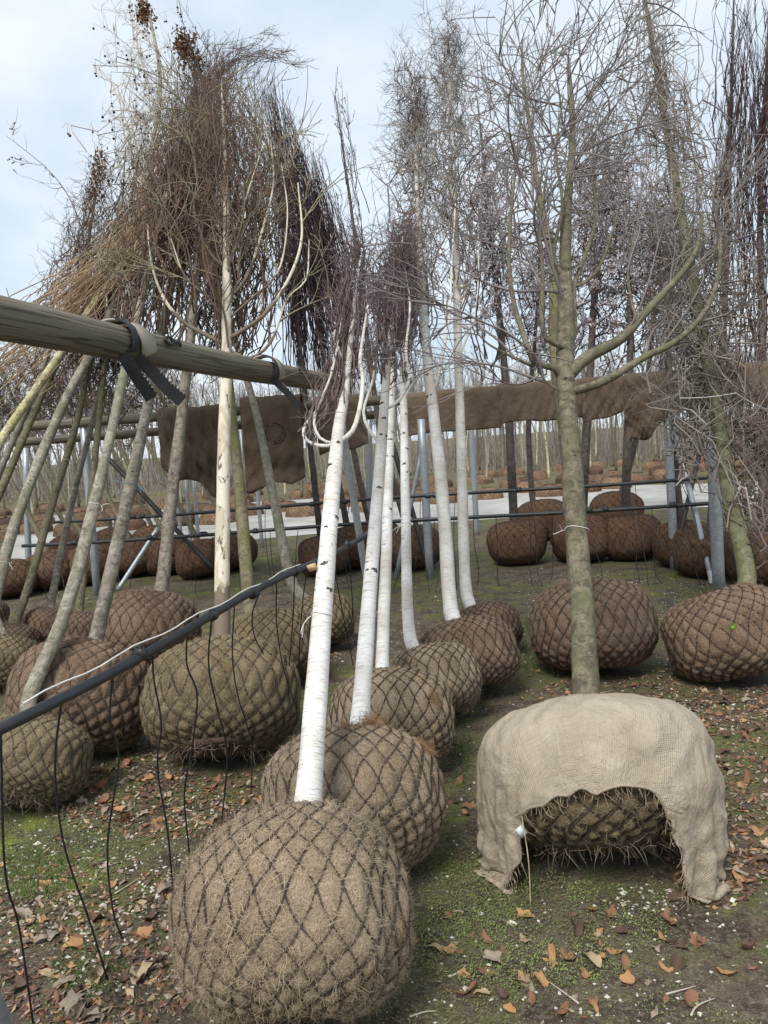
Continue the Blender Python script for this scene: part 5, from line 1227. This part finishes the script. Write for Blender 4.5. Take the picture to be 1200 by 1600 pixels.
# crumbled litter: one mass of small leaf pieces per colour
for ci in range(5):
    n = [3200, 900, 4800, 2400, 900][ci]
    z4 = [(1120, 1220, 120, 200), (250, 1240, 190, 75), (150, 1480, 190, 140), (1050, 1090, 220, 45), (640, 940, 620, 90)]
    xy = np.concatenate([scatter(int(n * wt_), lambda m_, zz=zz: gpix(*zz, m_)) for zz, wt_ in zip(z4, (.32, .16, .18, .16, .14))] + [scatter(int(n * .16), lambda m_: uni(1.5, 7, m_))])
    n = len(xy); z = gh(xy[:, 0], xy[:, 1]); c = np.column_stack([xy, z + .002]); s = (.004 + .016 * lr.uniform(0, 1, n) ** 2)[:, None]
    th = lr.uniform(0, 6.283, n); e1 = np.stack([np.cos(th), np.sin(th), lr.normal(size=n) * .25], -1); e2 = np.stack([-np.sin(th), np.cos(th), lr.normal(size=n) * .25], -1) * lr.uniform(.35, .8, n)[:, None]
    c[:, 2] += (np.abs(e1[:, 2]) + np.abs(e2[:, 2])) * s[:, 0] * .6
    V = np.stack([c - e1 * s, c + e2 * s * .8 - e1 * s * .2, c + e1 * s * 1.1 + np.array([0, 0, 1]) * s * .25, c - e2 * s + e1 * s * .1], 1).reshape(-1, 3)
    b0 = np.arange(n)[:, None] * 4; o = link('leaf_litter', mesh_from('leaf_litter', V, None, np.concatenate([b0 + np.array([[0, 1, 2]]), b0 + np.array([[0, 2, 3]])]), None, False), LEAFM[ci])
    o['kind'] = 'stuff'; tag(o, 'scattered crumbled %s leaf litter on the ground' % LEAFC[ci][0], 'leaf litter')
# grit
n = 5200
xy = np.concatenate([scatter(2200, lambda m_: uni(1.45, 6.5, m_, 1.3)), scatter(1100, lambda m_: gpix(170, 1350, 220, 200, m_)), scatter(700, lambda m_: gpix(1150, 1020, 150, 120, m_)), scatter(500, lambda m_: gpix(1000, 940, 200, 30, m_)),
                     scatter(70, lambda m_: gpix(1010, 1410, 60, 26, m_)), scatter(1500, lambda m_: gpix(650, 960, 620, 80, m_)), gpix(390, 1588, 60, 18, 400)])
n = len(xy); s = lr.uniform(.0022, .0075, n) * np.where(lr.uniform(size=n) < .04, 1.9, 1)
octa = np.array([[1, 0, 0], [0, 1, 0], [-1, 0, 0], [0, -1, 0], [0, 0, .7], [0, 0, -.5]])
tri = np.array([[0, 1, 4], [1, 2, 4], [2, 3, 4], [3, 0, 4], [1, 0, 5], [2, 1, 5], [3, 2, 5], [0, 3, 5]])
V = (np.column_stack([xy, gh(xy[:, 0], xy[:, 1]) + s * .25])[:, None] + (octa[None] * (1 + lr.normal(size=(n, 6, 1)) * .3) + lr.normal(size=(n, 6, 3)) * .15) * s[:, None, None]).reshape(-1, 3)
o = link('grit', mesh_from('grit', V, None, (np.arange(n)[:, None, None] * 6 + tri[None]).reshape(-1, 3), None, False), M['gravel']); o['kind'] = 'stuff'; tag(o, 'white grit and small stones strewn over the soil', 'gravel')
# moss and clover leaflets
def leaflets(name, label, cat, n, xy, s0, s1, mat, upf):
    n = len(xy); c = np.column_stack([xy, gh(xy[:, 0], xy[:, 1])]); s = lr.uniform(s0, s1, n)[:, None]; th = lr.uniform(0, 6.283, n)
    e1 = np.stack([np.cos(th), np.sin(th), lr.uniform(.0, upf, n)], -1); e2 = np.stack([-np.sin(th), np.cos(th), lr.normal(size=n) * .3], -1)
    c[:, 2] += lr.uniform(0.001, .010, n)
    V = np.stack([c, c + e1 * s + e2 * s * .45, c + e1 * s * 1.8, c + e1 * s - e2 * s * .45], 1).reshape(-1, 3); b0 = np.arange(n)[:, None] * 4
    o = link(name, mesh_from(name, V, b0 + np.array([[0, 1, 2, 3]]), None, None, False), mat); o['kind'] = 'stuff'; tag(o, label, cat)
def mossy(xy, th):
    v = wob(xy, 1.7, 401, 4); return xy[v > th]
xy = np.concatenate([mossy(scatter(60000, lambda m_: uni(1.45, 7.5, m_, 1.2)), -.05), gpix(820, 1430, 230, 120, 9000), gpix(760, 1400, 80, 60, 2500), gpix(840, 1000, 60, 55, 1800), gpix(90, 1330, 110, 90, 3500)])
xy = xy[(((foot[None, :, 0] - xy[:, None, 0]) ** 2 + (foot[None, :, 1] - xy[:, None, 1]) ** 2) > (foot[None, :, 2] * .6) ** 2).all(1)]
leaflets('moss', 'low green moss and clover covering the soil', 'moss', 0, xy, .0022, .0055, M['mossleaf'], .8)
xy = np.concatenate([gpix(840, 1010, 45, 45, 1300), gpix(60, 1370, 60, 40, 250), mossy(uni(6.5, 11, 3600), .1), gpix(430, 890, 60, 40, 900), gpix(140, 1520, 60, 40, 150), gpix(720, 1180, 20, 60, 250)])
n = len(xy); st = np.column_stack([xy, gh(xy[:, 0], xy[:, 1])]); V, Fr = tubes(grow(st, np.tile([0, 0, 1.0], (n, 1)) + lr.normal(size=(n, 3)) * .5, lr.uniform(.02, .06, n), 4, None, 0, .15, .15, lr), np.repeat(np.array([[.0016, .0015, .001, .0003]]), n, 0), 3)
o = link('grass', mesh_from('grass', V, Fr), M['grass']); o['kind'] = 'stuff'; tag(o, 'sparse short grass tufts between the balls and the path', 'grass')
# fallen sticks
for k, (x, y, an, ln) in enumerate([(1040, 1555, .3, .10), (905, 1570, 2.2, .12), (700, 1530, .1, .08), (1080, 1590, 1.2, .11), (640, 1590, .5, .08), (930, 1085, .3, .12), (180, 1400, .8, .12), (300, 1270, 2.6, .1)]):
    p = G(x, y); p[2] = float(gh(p[0], p[1])) + .004; dd = np.array([math.cos(an), math.sin(an), .02]); r = np.random.default_rng(k)
    q = grow(p[None], dd[None], np.array([ln]), 8, None, 0, .12, 0, r)[0]; q[:, 2] = p[2] + .001
    V, Fq, F3, uv = pipe(q, np.linspace(.0035, .0015, 8), 5); o = link('fallen_stick', mesh_from('fallen_stick', V - p, Fq, F3), TW['pale'], None, tuple(float(v) for v in p))
    tag(o, ['thin pale stick lying bent on the moss', 'pale twig on the moss with a curved end', 'short pale stick by the front birch ball', 'thin stick at the edge of the mossy patch', 'small twig right beside the largest bare ball', 'thin twig on soil between the broad brown balls and the cover', 'dry stick on the grit below the drip tubes', 'dry stick in the litter under the mossy balls'][k], 'stick')
